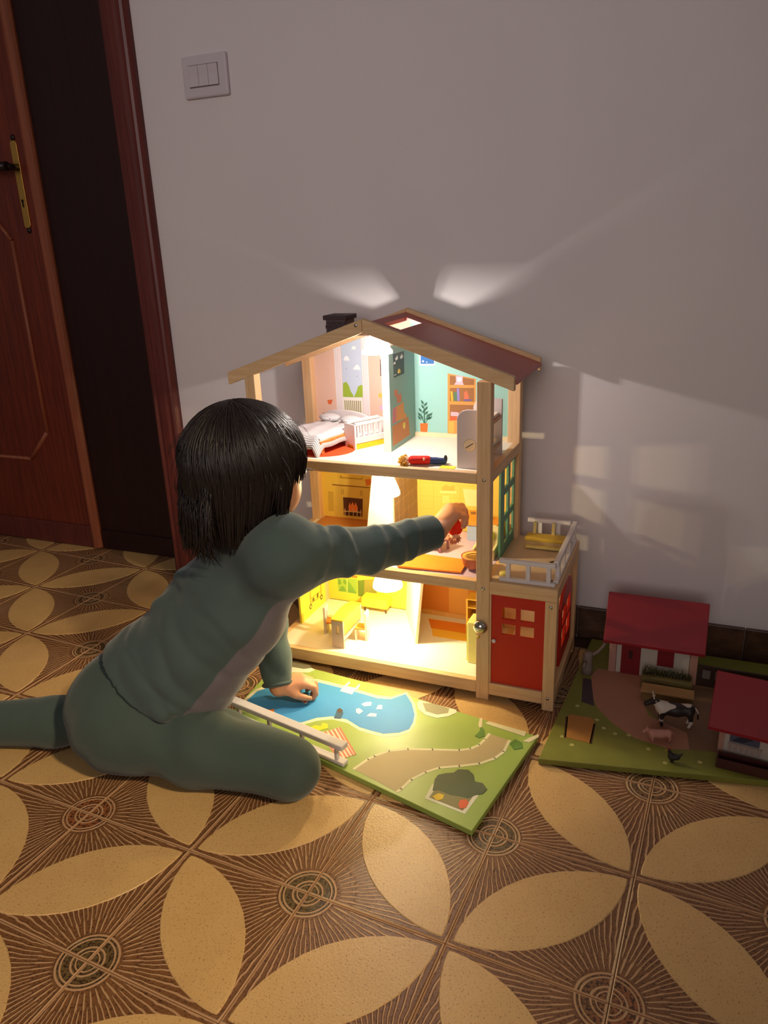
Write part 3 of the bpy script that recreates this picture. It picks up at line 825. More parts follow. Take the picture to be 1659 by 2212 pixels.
# casing round the opening: stepped profile, mitred boards
casing = thing('trim_1', (-1.216, 1.54, 0), kind='structure')
prof = [(0.0, 1.5405), (0.0, 1.530), (0.006, 1.522), (0.012, 1.5195), (0.018, 1.522), (0.023, 1.522), (0.028, 1.518), (0.046, 1.518), (0.050, 1.521), (0.055, 1.521), (0.060, 1.516), (0.064, 1.519), (0.064, 1.5405)]
MB().prism([(-1.186 - a, b) for a, b in prof], 'z', 0.0, 2.18).build('upright', mahog_trim, casing)
MB().box(-2.68, -1.186, 1.516, 1.5405, 2.12, 2.18).build('head', mahog_trim, casing, bevel=0.002)
MB().prism([(-2.684 + a, b) for a, b in prof][::-1], 'z', 0.0, 2.18).build('upright', mahog_trim, casing)
MB().box(-1.27, -1.2495, 1.5405, 1.66, 0, 2.12).build('reveal', mahog_shaded, casing)

# door leaf with raised mouldings, brass plate and lever
door = thing('door_1', (-1.64, 1.64, 0), kind='structure')
MB().box(-2.55, -1.645, 1.64, 1.675, 0.006, 2.10).build('leaf', mahog, door)
MB().box(-2.55, -1.640, 1.634, 1.6395, 0.002, 0.070).build('kick_board', mahog_trim, door, bevel=0.002)
MB().prism([(-1.640, 1.640), (-1.638, 1.630), (-1.630, 1.6265), (-1.622, 1.628), (-1.616, 1.634), (-1.612, 1.640), (-1.612, 1.675), (-1.640, 1.675)], 'z', 0.004, 2.10).build('edge_moulding', mahog_edge, door)


def moulding(pts, name):
    b = MB()
    m = len(pts)
    for k in range(m):
        a, c = Vector((pts[k][0], pts[k][1])), Vector((pts[(k + 1) % m][0], pts[(k + 1) % m][1]))
        b.tube([(a.x, 1.640, a.y), (c.x, 1.640, c.y)], 0.0075, 8, 0, 0.8)
    return b.build(name, mahog_edge, door)


moulding([(-1.748, 0.352), (-1.83, 0.266), (-2.33, 0.266), (-2.42, 0.352), (-2.42, 0.86), (-2.33, 0.935), (-1.79, 0.935), (-1.746, 0.88)], 'panel_moulding')
moulding([(-1.748, 1.16), (-1.80, 1.10), (-2.36, 1.10), (-2.42, 1.16), (-2.42, 1.85), (-2.33, 1.94), (-1.83, 1.94), (-1.748, 1.85)], 'panel_moulding')
brass = paint('brass_plate', (226, 176, 92), 0.3, 0.04, 30, spec=0.5, metal=1.0)
iron = paint('dark_lever_metal', (52, 42, 40), 0.35, 0.05, spec=0.5, metal=0.6)
plate = MB().prism([(-1.690, 0.915), (-1.686, 0.909), (-1.672, 0.909), (-1.668, 0.915), (-1.668, 1.113), (-1.672, 1.119), (-1.686, 1.119), (-1.690, 1.113)], 'y', 1.6365, 1.6405).build('handle_plate', brass, door, bevel=0.001)
MB().tube([(-1.679, 1.638, 1.056), (-1.679, 1.600, 1.056)], 0.0085, 14).tube([(-1.672, 1.598, 1.056), (-1.72, 1.597, 1.058), (-1.77, 1.600, 1.056), (-1.80, 1.607, 1.054)], [0.011, 0.010, 0.009, 0.010], 12).build('lever', iron, plate, label='dark metal lever')
MB().prism(circ(-1.681, 0.976, 0.0035, 12) , 'y', 1.6355, 1.6372).box(-1.683, -1.679, 1.6355, 1.6372, 0.960, 0.975).build('keyhole', paint('keyhole_black', (26, 16, 12), 0.7), plate)
for zz in (0.903, 1.126):
    MB().lathe([(0.001, -0.004), (0.006, -0.003), (0.008, 0.0)], (-1.679, 1.640, zz), 14, axis='y').build('plate_cap', iron, plate)

# fixed narrow leaf next to the door, its shade painted into the wood colour
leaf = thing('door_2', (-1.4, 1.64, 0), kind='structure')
MB().box(-1.611, -1.2705, 1.645, 1.675, 0.004, 2.10).build('leaf', mahog_shaded, leaf)
MB().box(-1.611, -1.2705, 1.640, 1.6445, 0.002, 0.06).build('kick_board', mahog_shaded, leaf, bevel=0.001)
MB().box(-2.62, -2.551, 1.6, 1.67, 0, 2.12).build('jamb', mahog_shaded, leaf)

# light switch
sw = thing('light_switch', (-1.012, 1.54, 1.14), 'white wall switch plate with three rockers high beside the door frame', 'switch')
swm = paint('switch_plastic', (206, 196, 202), 0.45, 0.02)
swd = paint('switch_gap', (96, 84, 84), 0.6)
MB().box(-1.067, -0.957, 1.531, 1.5405, 1.139, 1.219).build('plate', swm, sw, bevel=0.004, bseg=3)
MB().box(-1.0505, -0.9775, 1.5302, 1.532, 1.1585, 1.2005).build('module_frame', swd, sw)
for k in range(3):
    x0 = -1.0496 + k * 0.0241
    MB().prism([(1.532, 1.1595), (1.5282, 1.1605), (1.5292, 1.18), (1.5275, 1.1990), (1.532, 1.1996)], 'x', x0, x0 + 0.0233).build('rocker', swm, sw)

# ------------------------------------------------------------------ dollhouse
pine = wood('pine_wood', (214, 172, 124), (232, 196, 150), (60, 60, 2.5), 0.5, 3.0, 0.35, 0.03)
pine_x = wood('pine_wood_x', (214, 172, 124), (232, 196, 150), (2.5, 60, 60), 0.5, 3.0, 0.35, 0.03)
pine_y = wood('pine_wood_y', (214, 172, 124), (232, 196, 150), (60, 2.5, 60), 0.5, 3.0, 0.35, 0.03)
board_w = paint('board_offwhite', (238, 228, 210), 0.55, 0.01, 20)
P_ = paint
roof_red = P_('roof_red', (176, 84, 74), 0.42, 0.02, 30, spec=0.5)
red_board = P_('red_painted_board', (190, 36, 26), 0.4, 0.03, 30)
green_board = P_('green_painted_board', (96, 152, 128), 0.45, 0.03, 30)
white_wood = P_('white_painted_wood', (226, 218, 218), 0.45, 0.02, 30)
chrome = P_('screw_steel', (190, 185, 180), 0.25, 0.02, metal=1.0)
black = P_('print_black', (34, 30, 30), 0.6)
X0, X1, XA = -0.792, -0.315, -0.192
YF, YB = 1.228, 1.478
house = thing('dollhouse', (-0.55, 1.353, 0), 'three-storey wooden dollhouse with red roof, lit rooms and side annex against the wall', 'dollhouse')
H = house


def hb(name, mat, *a, bevel=0.0015, parent=None):
    return MB().box(*a).build(name, mat, parent or H, bevel=bevel)


# posts
hb('post', pine, X0, -0.770, YF, 1.250, 0, 0.612)
hb('post', pine, X0, -0.770, 1.456, YB, 0, 0.612)
pf = hb('post', pine, -0.340, X1, YF, 1.250, 0, 0.610)
hb('post', pine, -0.340, X1, 1.456, YB, 0, 0.610)
hb('post', pine, -0.2135, XA, YF, 1.248, 0, 0.2235)
hb('post', pine, -0.2135, XA, 1.458, YB, 0, 0.2235)
# floors and the beams round them
hb('front_beam', pine_x, -0.770, -0.340, YF, 1.242, 0.0125, 0.0385)
hb('front_beam', pine_x, X1, -0.2135, YF, 1.242, 0.0125, 0.038)
hb('front_beam', pine_x, -0.770, -0.340, YF, 1.242, 0.2265, 0.2465)
hb('front_beam', pine_x, -0.770, -0.340, YF, 1.242, 0.4315, 0.4515)
hb('front_beam', pine_x, X1, XA, YF, 1.245, 0.2237, 0.2490)
for xa, xb in ((X0, -0.778), (-0.328, X1)):
    hb('side_beam', pine_y, xa, xb, 1.250, 1.456, 0.0125, 0.0375)
    hb('side_beam', pine_y, xa, xb, 1.250, 1.456, 0.2265, 0.2460)
    hb('side_beam', pine_y, xa, xb, 1.250, 1.456, 0.4315, 0.4520)
hb('side_beam', pine_y, -0.2045, XA, 1.248, 1.458, 0.0125, 0.0375)
hb('side_beam', pine_y, -0.2045, XA, 1.245, YB, 0.2237, 0.2490)
lav = P_('floor_lavender', (214, 190, 218), 0.5, 0.01)
MB().box(-0.778, -0.328, 1.242, 1.470, 0.0265, 0.0362).build('ground_floor', board_w, H)
MB().box(-0.778, -0.328, 1.242, 1.470, 0.2350, 0.2445).build('middle_floor', [board_w, lav], H)
MB().box(-0.552, -0.3285, 1.246, 1.4695, 0.2446, 0.2450).build('lavender_floor_sheet', lav, H, label='lavender floor sheet of the right middle room')
MB().box(-0.778, -0.328, 1.242, 1.470, 0.4400, 0.4502).build('attic_floor', board_w, H)
MB().box(-0.328, -0.2045, 1.242, 1.470, 0.0265, 0.0362).build('annex_floor', board_w, H)
MB().box(X1, -0.2045, 1.245, YB, 0.2370, 0.2475).build('terrace_floor', P_('terrace_board', (206, 180, 150), 0.5, 0.03), H)

# roof: left and right slopes, rafters in front and behind
RX, RZ, SL = -0.545, 0.7125, 0.3477
LX, RX2 = -0.828, -0.277


def zr(x):
    return RZ - SL * abs(x - RX)


def rafter(x_lo, x_hi, ya, yb, name='rafter'):
    t = 0.0235
    MB().prism([(x_lo, zr(x_lo)), (x_hi, zr(x_hi)), (x_hi, zr(x_hi) - t), (x_lo, zr(x_lo) - t)], 'y', ya, yb).build(name, pine_x, H, bevel=0.0015)


rafter(LX, RX, YF - 0.0005, 1.242)
rafter(RX, RX2, YF + 0.0005, 1.2425)
rafter(LX, RX, 1.447, 1.461)
rafter(RX, RX2, 1.447, 1.461)


def slope(pts_rects, name, mat):
    b = MB()
    for xa, xb, ya, yb in pts_rects:
        o = 0.0075
        b.prism([(xa, zr(xa) - o), (xb, zr(xb) - o), (xb, zr(xb) - o - 0.0065), (xa, zr(xa) - o - 0.0065)], 'y', ya, yb)
    return b.build(name, mat, H, weld=True)


HX0, HX1, HY0, HY1 = -0.528, -0.4965, 1.288, 1.402     # skylight in the right slope
slope([(RX, HX0, 1.2425, 1.447), (HX0, HX1, 1.2425, HY0), (HX0, HX1, HY1, 1.447), (HX1, RX2 + 0.002, 1.2425, 1.447)], 'roof_panel', roof_red)
KX0, KX1 = 2 * RX - HX1, 2 * RX - HX0
slope([(KX1, RX, 1.2425, 1.447), (KX0, KX1, 1.2425, HY0), (KX0, KX1, HY1, 1.447), (LX - 0.002, KX0, 1.2425, 1.447)], 'roof_panel', roof_red)
# chimney: brick body and cap on the left slope
brick_m = P_('chimney_brick', (74, 58, 62), 0.7, 0.08, 60)
mort = P_('chimney_mortar', (122, 108, 106), 0.8)
chim = MB().prism([(-0.699, 0.652), (-0.699, 0.694), (-0.657, 0.694), (-0.657, 0.672)], 'y', 1.400, 1.445).build('chimney', mort, H)
MB().box(-0.7035, -0.6525, 1.396, 1.449, 0.694, 0.703).build('chimney_cap', brick_m, chim, bevel=0.001)
for r in range(5):
    z0 = 0.6925 - (r + 1) * 0.0074
    for k in range(-1, 4):
        xa = -0.712 + k * 0.0152 + (0.0076 if r % 2 else 0)
        xb = xa + 0.0142
        xa, xb = max(xa, -0.6995), min(xb, -0.6565)
        if xb - xa > 0.003 and z0 > zr((xa + xb) / 2) - 0.012:
            MB().box(xa, xb, 1.3985, 1.401, z0, z0 + 0.0066).build('brick', brick_m, chim)

# room back panels
YP = 1.472
panels = {
    'attic_left': (P_('wall_pink_beige', (232, 196, 176), 0.6, 0.01), [(-0.770, 0.4502), (-0.546, 0.4502), (-0.546, zr(-0.546) - 0.016), (-0.770, zr(-0.770) - 0.016)]),
    'attic_right': (P_('wall_teal', (158, 208, 200), 0.6, 0.01), [(-0.546, 0.4502), (-0.338, 0.4502), (-0.338, zr(-0.338) - 0.016), (-0.546, zr(-0.546) - 0.016)]),
    'middle_left': (P_('wall_yellow', (240, 204, 84), 0.6, 0.01), [(-0.770, 0.2445), (-0.550, 0.2445), (-0.550, 0.4315), (-0.770, 0.4315)]),
    'middle_right': (P_('wall_tile_yellow', (232, 204, 96), 0.55, 0.01), [(-0.550, 0.2445), (-0.338, 0.2445), (-0.338, 0.4315), (-0.550, 0.4315)]),
    'ground_left': (P_('wall_lime', (228, 208, 70), 0.6, 0.01), [(-0.7710, 0.0362), (-0.556, 0.0362), (-0.556, 0.2265), (-0.7710, 0.2265)]),
    'ground_right': (P_('wall_orange', (226, 138, 50), 0.6, 0.01), [(-0.556, 0.0362), (-0.338, 0.0362), (-0.338, 0.2265), (-0.556, 0.2265)]),
}
pan = {}
for k, (m, poly) in panels.items():
    pan[k] = MB().prism(poly, 'y', YP, YP + 0.005).build('wall_panel', m, H)
MB().box(-0.3275, -0.2135, 1.470, 1.475, 0.0362, 0.2235).build('wall_panel', board_w, H)
# ground-floor left side wall and strips at the back edges
sidew = MB().prism([(1.335, 0.0362), (1.4715, 0.0362), (1.4715, 0.2265), (1.335, 0.2265)], 'x', -0.7765, -0.7717).build('side_panel', panels['ground_left'][0], H)
skirt = P_('skirting_cream', (240, 222, 180), 0.5)
MB().box(-0.540, -0.340, 1.4665, 1.472, 0.4503, 0.4585).build('skirting_strip', skirt, pan['attic_right'])
MB().box(-0.766, -0.557, 1.4665, 1.472, 0.2447, 0.2475).build('skirting_strip', P_('print_brown_floor', (206, 132, 60), 0.5), pan['middle_left'])

PRN = [0]


def dec(parent, name, pts, rgb, axis='y', at=YP, lift=1, sign=-1):
    """a flat printed area: a film a fraction of a millimetre thick on its panel"""
    t = 0.00018 * lift
    a0, a1 = (at + sign * t, at) if axis != 'z' else (at, at + t)
    return MB().prism(pts, axis, a0, a1).build(name, P_('print_%02x%02x%02x' % rgb, rgb, 0.6, 0.015, 60), parent)


def decs(parent, name, polys, rgb, axis='y', at=YP, lift=1, sign=-1):
    t = 0.00018 * lift
    a0, a1 = (at + sign * t, at) if axis != 'z' else (at, at + t)
    b = MB()
    for pts in polys:
        b.prism(pts, axis, a0, a1)
    return b.build(name, P_('print_%02x%02x%02x' % rgb, rgb, 0.6, 0.015, 60), parent)


q = pan['attic_left']
dec(q, 'printed_window', [(-0.7045, 0.482), (-0.6585, 0.484), (-0.6565, 0.652), (-0.7035, 0.636)], (198, 214, 234))
dec(q, 'printed_hedge', PR['a_bush_l'], (156, 184, 60), lift=3)
dec(q, 'printed_hedge', PR['a_bush_r'], (156, 184, 60), lift=3)
dec(q, 'printed_radiator', [(-0.7045, 0.4815), (-0.6585, 0.483), (-0.6585, 0.5255), (-0.7045, 0.5255)], (240, 236, 226), lift=2)
decs(q, 'printed_slats', [[(x, 0.4835), (x + 0.0023, 0.4835), (x + 0.0023, 0.5185), (x, 0.5185)] for x in [-0.7015 + 0.00455 * i for i in range(9)]], (150, 146, 88), lift=3)
decs(q, 'printed_clouds', [PR['a_cloud1'], PR['a_cloud2'], PR['a_cloud3']], (244, 246, 250), lift=2)
dec(q, 'printed_curtain', [(-0.7205, 0.4825), (-0.7045, 0.4825), (-0.7045, 0.638), (-0.7205, 0.629)], (240, 232, 232))
dec(q, 'printed_curtain', [(-0.6570, 0.485), (-0.6420, 0.485), (-0.6420, 0.655), (-0.6570, 0.652)], (240, 232, 232))
decs(q, 'printed_folds', [[(x, 0.484), (x + 0.0007, 0.484), (x + 0.0007, 0.63), (x, 0.63)] for x in (-0.7165, -0.7125, -0.7085, -0.6535, -0.6495, -0.6460)], (214, 200, 204), lift=2)
for x, z in ((-0.696, 0.585), (-0.672, 0.5695)):
    dec(q, 'printed_bird', [(x, z), (x + 0.003, z + 0.0018), (x + 0.006, z + 0.003), (x + 0.003, z + 0.0008)], (110, 120, 140), lift=3)
dec(q, 'printed_basket', PR['a_basket'], (226, 110, 60))
dec(q, 'printed_headboard_line', PR['a_shelf'], (110, 84, 70))
dec(q, 'printed_pink_box', PR['a_pink'], (236, 186, 220))
dec(q, 'printed_flower', circ(-0.6165, 0.532, 0.0055, 8), (222, 190, 90))
dec(q, 'printed_frame', PR['a_frame'], (104, 80, 66))
q = pan['attic_right']
dec(q, 'printed_picture', [(PR['t_pic'][0][0], 0.640), (PR['t_pic'][1][0], 0.628), PR['t_pic'][2], PR['t_pic'][3]], (216, 236, 244))
dec(q, 'printed_picture_field', [(PR['t_pic2'][0][0], 0.634), (PR['t_pic2'][1][0], 0.624), PR['t_pic2'][2], PR['t_pic2'][3]], (52, 110, 178), lift=3)
decs(q, 'printed_picture_dots', [circ(PR['t_pic2'][3][0] + 0.005, PR['t_pic2'][3][1] + 0.005, 0.0022, 8), circ(PR['t_pic2'][3][0] + 0.013, PR['t_pic2'][3][1] + 0.0035, 0.0014, 8)], (230, 240, 250), lift=4)
dec(q, 'printed_pot', PR['t_pot'], (240, 116, 50))
decs(q, 'printed_stems', PR['t_stems'], (66, 110, 88), lift=2)
decs(q, 'printed_leaves', [[(x + 0.0042 * math.cos(a + w) * (1.5 if w in (0, math.pi) else 0.62), z + 0.0042 * math.sin(a + w) * (1.5 if w in (0, math.pi) else 0.62)) for w in (0, 0.7, math.pi / 2, 2.4, math.pi, 3.9, 1.5 * math.pi, 5.6)]
                           for (x, z), a in zip(PR['t_leaf'], (2.1, 0.9, 2.2, 0.9, 2.3, 0.8, 2.2, 0.8, 2.2, 1.8, 0.9, 0.8, 0.4, 0.7))], (62, 104, 86), lift=3)
dec(q, 'printed_bookcase', PR['t_case'], (212, 152, 76))
decs(q, 'printed_shelf_backs', PR['t_shelves'], (152, 102, 60), lift=2)
dec(q, 'printed_clock', PR['t_clock'], (240, 186, 200), lift=3)
dec(q, 'printed_clock_face', PR['t_clockface'], (250, 240, 238), lift=4)
bc = dict(y=(232, 178, 52), g=(86, 124, 90), p=(142, 130, 200), r=(222, 112, 80), b=(112, 92, 140), k=(236, 180, 190), o=(228, 96, 56))
for c_, pts in PR['t_books']:
    dec(q, 'printed_shelf_item', pts, bc[c_], lift=3)
dec(q, 'printed_drawer', PR['t_drawer'], (232, 176, 84), lift=2)

# attic partition: teal print to the right, white edge
PXR = -0.5393
part = MB().box(-0.5545, PXR, 1.331, 1.4715, 0.4503, 0.655).build('partition', board_w, H, bevel=0.0008)
teal2 = P_('partition_teal', (128, 168, 160), 0.55, 0.01)
MB().box(PXR - 0.0002, PXR + 0.0004, 1.3315, 1.4713, 0.4505, 0.652).build('partition_face', teal2, part)
PF = PXR + 0.0004


def pdec(name, pts, rgb, lift=1):
    return dec(part, name, pts, rgb, 'x', PF, lift, 1)


pdec('printed_blackboard', PR['p_board'], (66, 84, 84))
decs(part, 'printed_chalk_marks', PR['p_white'], (214, 226, 224), 'x', PF, 3, 1)
pdec('printed_lamp', PR['p_lamp'], (228, 198, 90), 3)
pdec('printed_toy_bear', PR['p_bear'], (190, 124, 96))
pdec('printed_bag', PR['p_purple'], (188, 120, 128))
pdec('printed_bag', PR['p_bag'], (206, 146, 80), 2)
pdec('printed_chest', PR['p_box'], (184, 122, 74), 3)
pdec('printed_chick', circ(1.402, 0.487, 0.007, 8), (222, 206, 96), 4)

# middle floor, left: printed fireplace
q = pan['middle_left']
dec(q, 'printed_mirror', PR['m_mirror'], (168, 128, 44)); dec(q, 'printed_mirror_glass', PR['m_mirror2'], (242, 206, 88), lift=2)
dec(q, 'printed_chimney_breast', PR['m_breast'], (244, 212, 100))
dec(q, 'printed_surround', PR['m_surround'], (236, 200, 88))
dec(q, 'printed_mantel_line', PR['m_mantel'], (150, 100, 40), lift=2)
for pts in PR['m_flute']:
    dec(q, 'printed_flute', pts, (186, 144, 56), lift=2)
dec(q, 'printed_wall_panel', PR['m_panel'], (214, 176, 70))
dec(q, 'printed_hearth_opening', PR['m_hole'], (84, 42, 26), lift=3)
dec(q, 'printed_fire', PR['m_fire'], (250, 140, 70), lift=4)
decs(q, 'printed_grate', PR['m_bars'], (238, 214, 150), lift=5)
dec(q, 'printed_skirting_line', PR['m_skirt'], (160, 104, 44), lift=2)
dec(q, 'printed_flower', PR['m_flower'], (238, 130, 50))
MB().box(-0.770, -0.600, 1.30, 1.4664, 0.2446, 0.2449).build('brown_floor_sheet', P_('floor_brown', (204, 134, 66), 0.5), H, label='brown floor sheet of the left middle room')
# middle floor, right: tiled bathroom print
q = pan['middle_right']
b = MB()
xs = [-0.550, -0.5323, -0.5017, -0.4720, -0.4428, -0.413, -0.383, -0.353, -0.338]
zs = [0.2600, 0.2890, 0.3180, 0.3473, 0.376, 0.405, 0.4315]
ct = P_('wall_tile_glaze', (238, 210, 100), 0.5, 0.01)
for i in range(len(xs) - 1):
    for j in range(len(zs) - 1):
        MB().box(xs[i] + 0.0008, xs[i + 1] - 0.0008, YP - 0.0005, YP, zs[j] + 0.0008, zs[j + 1] - 0.0008).build('tile', ct, q)
dec(q, 'printed_mirror', PR['b_mirror'], (252, 236, 170), lift=5)
dec(q, 'printed_glass_shelf', PR['b_shelf'], (250, 232, 150), lift=5)
dec(q, 'printed_bottles', PR['b_items'], (216, 184, 80), lift=5)
dec(q, 'printed_box', PR['b_box'], (250, 226, 130), lift=5)
dec(q, 'printed_counter', PR['b_counter'], (236, 160, 54), lift=5)
dec(q, 'printed_basin', PR['b_counter2'], (150, 110, 60), lift=6)
part2 = MB().box(-0.5465, PXR, 1.333, 1.4715, 0.2446, 0.4313).build('partition', board_w, H, bevel=0.0008)
til = P_('partition_tile', (150, 124, 98), 0.5, 0.01)
gro = P_('partition_grout', (222, 188, 150), 0.6)
MB().box(PXR - 0.0001, PXR + 0.0003, 1.3335, 1.4713, 0.2449, 0.431).build('partition_face', gro, part2)
for j in range(6):
    for i in range(5):
        y0 = 1.3340 + i * 0.0274
        z0 = 0.2455 + j * 0.031
        MB().box(PXR + 0.0003, PXR + 0.0008, y0, min(y0 + 0.0250, 1.4712), z0, min(z0 + 0.0298, 0.431)).build('tile', til, part2)
# white flared front of the middle partition
MB().prism([(-0.604, 0.2449), (-0.5394, 0.2449), (-0.5394, 0.4313), (-0.578, 0.4313)], 'y', 1.329, 1.3328).build('partition_front', white_wood, H, bevel=0.0006)
# ground floor partition, set askew
A_, B_ = Vector((-0.494, 1.330)), Vector((-0.566, 1.4665))
d_ = (B_ - A_).normalized()
n_ = Vector((-d_.y, d_.x)) * 0.006
b = MB()
top = Vector((0.020, 0.0))
for z_, off in ((0.0364, Vector((0, 0))), (0.2262, Vector((0.021, 0.0)))):
    for p in (A_ + off, B_ + off * 0.6, B_ + off * 0.6 + n_, A_ + off + n_):
        b.v.append(Vector((p.x, p.y, z_)))
b.f = [[3, 2, 1, 0], [4, 5, 6, 7], [0, 1, 5, 4], [1, 2, 6, 5], [2, 3, 7, 6], [3, 0, 4, 7]]
b.m, b.s = [0] * 6, [False] * 6
b.build('partition', P_('partition_cream', (246, 234, 200), 0.55, 0.01), H, bevel=0.0006)
# ground left: printed trolley on the side wall, garden view behind
SX = -0.7717
decs(sidew, 'printed_trolley', PR['g_cart'], (170, 150, 50), 'x', SX, 2, 1)
decs(sidew, 'printed_trolley_goods', PR['g_items'], (104, 88, 44), 'x', SX, 3, 1)
for y_, z_ in PR['g_wheels']:
    wh = dec(sidew, 'printed_wheel', circ(y_, z_, 0.0062, 14), (70, 60, 34), 'x', SX, 3, 1)
    dec(sidew, 'printed_wheel_hub', circ(y_, z_, 0.0034, 12), (222, 200, 90), 'x', SX, 4, 1)
q = pan['ground_left']
dec(q, 'printed_garden_window', PR['g_green'], (150, 184, 70))
decs(q, 'printed_garden_trees', PR['g_tree'], (110, 156, 62), lift=2)
dec(q, 'printed_cupboard_door', PR['g_doors'], (104, 128, 42))
dec(q, 'printed_cupboard_door', PR['g_doors2'], (150, 144, 62), lift=2)
dec(q, 'printed_window_bar', PR['g_frame'], (226, 214, 120), lift=3)
dec(q, 'printed_orange_box', PR['g_orange'], (226, 120, 50), lift=3)
q = pan['ground_right']
dec(q, 'painted_lit_stripe', [(-0.470, 0.0365), (-0.425, 0.0365), (-0.425, 0.2262), (-0.470, 0.2262)], (240, 170, 72))  # lamplit part of the back wall, painted on as a paler stripe
MB().box(-0.55, -0.339, 1.4665, 1.472, 0.0364, 0.0465).build('skirting_strip', P_('skirt_orange', (236, 176, 92), 0.5), q)
MB().box(-0.55, -0.342, 1.468, 1.472, 0.205, 0.2262).build('printed_cornice', P_('cornice_cream', (236, 214, 140), 0.5), q)
dec(H, 'printed_rug', [(-0.49, 1.405), (-0.345, 1.405), (-0.345, 1.445), (-0.51, 1.445)], (238, 140, 44), 'z', 0.0362, 2)
dec(H, 'printed_rug', [(-0.475, 1.372), (-0.345, 1.372), (-0.345, 1.4045), (-0.489, 1.4045)], (248, 196, 66), 'z', 0.0362, 2)

# green window panel in the right side of the middle floor
ya, yb, za, zb = 1.340, 1.4560, 0.2462, 0.4315
gx0, gx1 = -0.3272, -0.3232
green = MB()
cols = [(1.370, 1.400), (1.416, 1.449)]
rows = [(0.268, 0.312), (0.326, 0.368), (0.382, 0.420)]
ys = [ya, cols[0][0], cols[0][1], cols[1][0], cols[1][1], yb]
zz = [za] + [c for r in rows for c in r] + [zb]
for i in range(5):
    for j in range(7):
        if i in (1, 3) and j in (1, 3, 5):
            continue
        green.box(gx0, gx1, ys[i], ys[i + 1], zz[j], zz[j + 1])
gpan = green.build('window_panel', green_board, H, weld=True, label='green window panel with six open panes')
# annex: red door panel in front, red arched window at the side
xs = [-0.3115, -0.2925, -0.2665, -0.2585, -0.2325, -0.2140]
zs = [0.0383, 0.1425, 0.1655, 0.1750, 0.1995, 0.2235]
rd = MB()
for i in range(5):
    for j in range(5):
        if i in (1, 3) and j in (1, 3):
            continue
        rd.box(xs[i], xs[i + 1], 1.2330, 1.2390, zs[j], zs[j + 1])
hb('door_stile', pine, -0.3148, -0.3117, 1.2300, 1.2410, 0.0383, 0.2235, bevel=0.0005)
door_r = rd.build('door', red_board, H, weld=True, label='red annex door with four window openings')
MB().lathe([(0.0006, -0.0062), (0.0034, -0.0052), (0.0042, -0.003), (0.0030, 0.0)], (-0.3062, 1.2330, 0.1285), 14, axis='y').build('door_knob', white_wood, door_r)
# arched side window
b = MB()
pts = [(1.300, 0.055), (1.428, 0.055), (1.428, 0.150)] + [(1.364 + 0.064 * math.cos(a), 0.150 + 0.052 * math.sin(a)) for a in [math.pi * k / 16 for k in range(1, 16)]] + [(1.300, 0.150)]
yy = [1.300, 1.316, 1.358, 1.368, 1.410, 1.428]
zz2 = [0.055, 0.088, 0.124, 0.133, 0.166]
for i in range(5):
    for j in range(4):
        if i in (1, 3) and j in (1, 3):
            continue
        b.box(-0.2005, -0.1955, yy[i], yy[i + 1], zz2[j], min(zz2[j + 1], 0.166))
arch = [(1.428, 0.166)] + [(1.364 + 0.064 * math.cos(a), 0.166 + 0.046 * math.sin(a)) for a in [math.pi * k / 16 for k in range(1, 16)]] + [(1.300, 0.166)]
b.prism(arch, 'x', -0.2005, -0.1955)
b.build('arched_window', red_board, H, label='red arched side window')
MB().box(-0.2045, -0.2010, 1.248, 1.299, 0.0376, 0.2236).box(-0.2045, -0.2010, 1.4285, 1.458, 0.0376, 0.2236).box(-0.2045, -0.2010, 1.299, 1.4285, 0.0376, 0.058).build('annex_side_panel', pine, H)
# push light on the post
pb = MB().lathe([(0.0135, 0.0), (0.0135, -0.003), (0.0122, -0.0055), (0.0085, -0.009), (0.004, -0.0108), (0.0005, -0.0112)], (-0.3310, YF, 0.155), 28, axis='y').build('light_button', P_('button_chrome', (200, 195, 180), 0.12, 0.02, metal=1.0), H)
MB().lathe([(0.0032, -0.002), (0.003, -0.004), (0.0005, -0.0046)], (-0.3345, YF, 0.134), 12, axis='y').build('indicator_stud', P_('stud_yellow', (226, 190, 80), 0.4), H)
# screws
for x_, z_ in ((-0.3265, 0.4395), (-0.3265, 0.2330), (-0.2035, 0.2130), (-0.2030, 0.0265), (-0.5560, 0.7015), (-0.781, 0.4395), (-0.781, 0.233)):
    s_ = MB().lathe([(0.0006, -0.0012), (0.0026, -0.0010), (0.0034, 0.0)], (x_, YF - 0.0002, z_), 14, axis='y').build('screw', chrome, H)

# white railings of the terrace
for nm, (x0, y0, x1, y1), posts in (('railing', (-0.300, 1.2405, -0.199, 1.2405), (0.16, 0.52, 0.88)), ('railing', (-0.2005, 1.250, -0.2005, 1.470), (0.1, 0.36, 0.64, 0.92)), ('railing', (-0.296, 1.4655, -0.209, 1.4655), (0.3, 0.72))):
    b = MB()
    wx, wy = (0, 0.0050) if y0 == y1 else (0.0050, 0)
    b.box(min(x0, x1) - wx, max(x0, x1) + wx, min(y0, y1) - wy, max(y0, y1) + wy, 0.2845, 0.2925)
    b.box(min(x0, x1) - wx, max(x0, x1) + wx, min(y0, y1) - wy, max(y0, y1) + wy, 0.2492, 0.2560)
    r_ = b.build(nm, white_wood, H, bevel=0.0018)
    for t in posts:
        px_, py_ = x0 + (x1 - x0) * t, y0 + (y1 - y0) * t
        MB().box(px_ - 0.0038, px_ + 0.0038, py_ - 0.0038, py_ + 0.0038, 0.2560, 0.2846).build('rail_post', white_wood, r_)
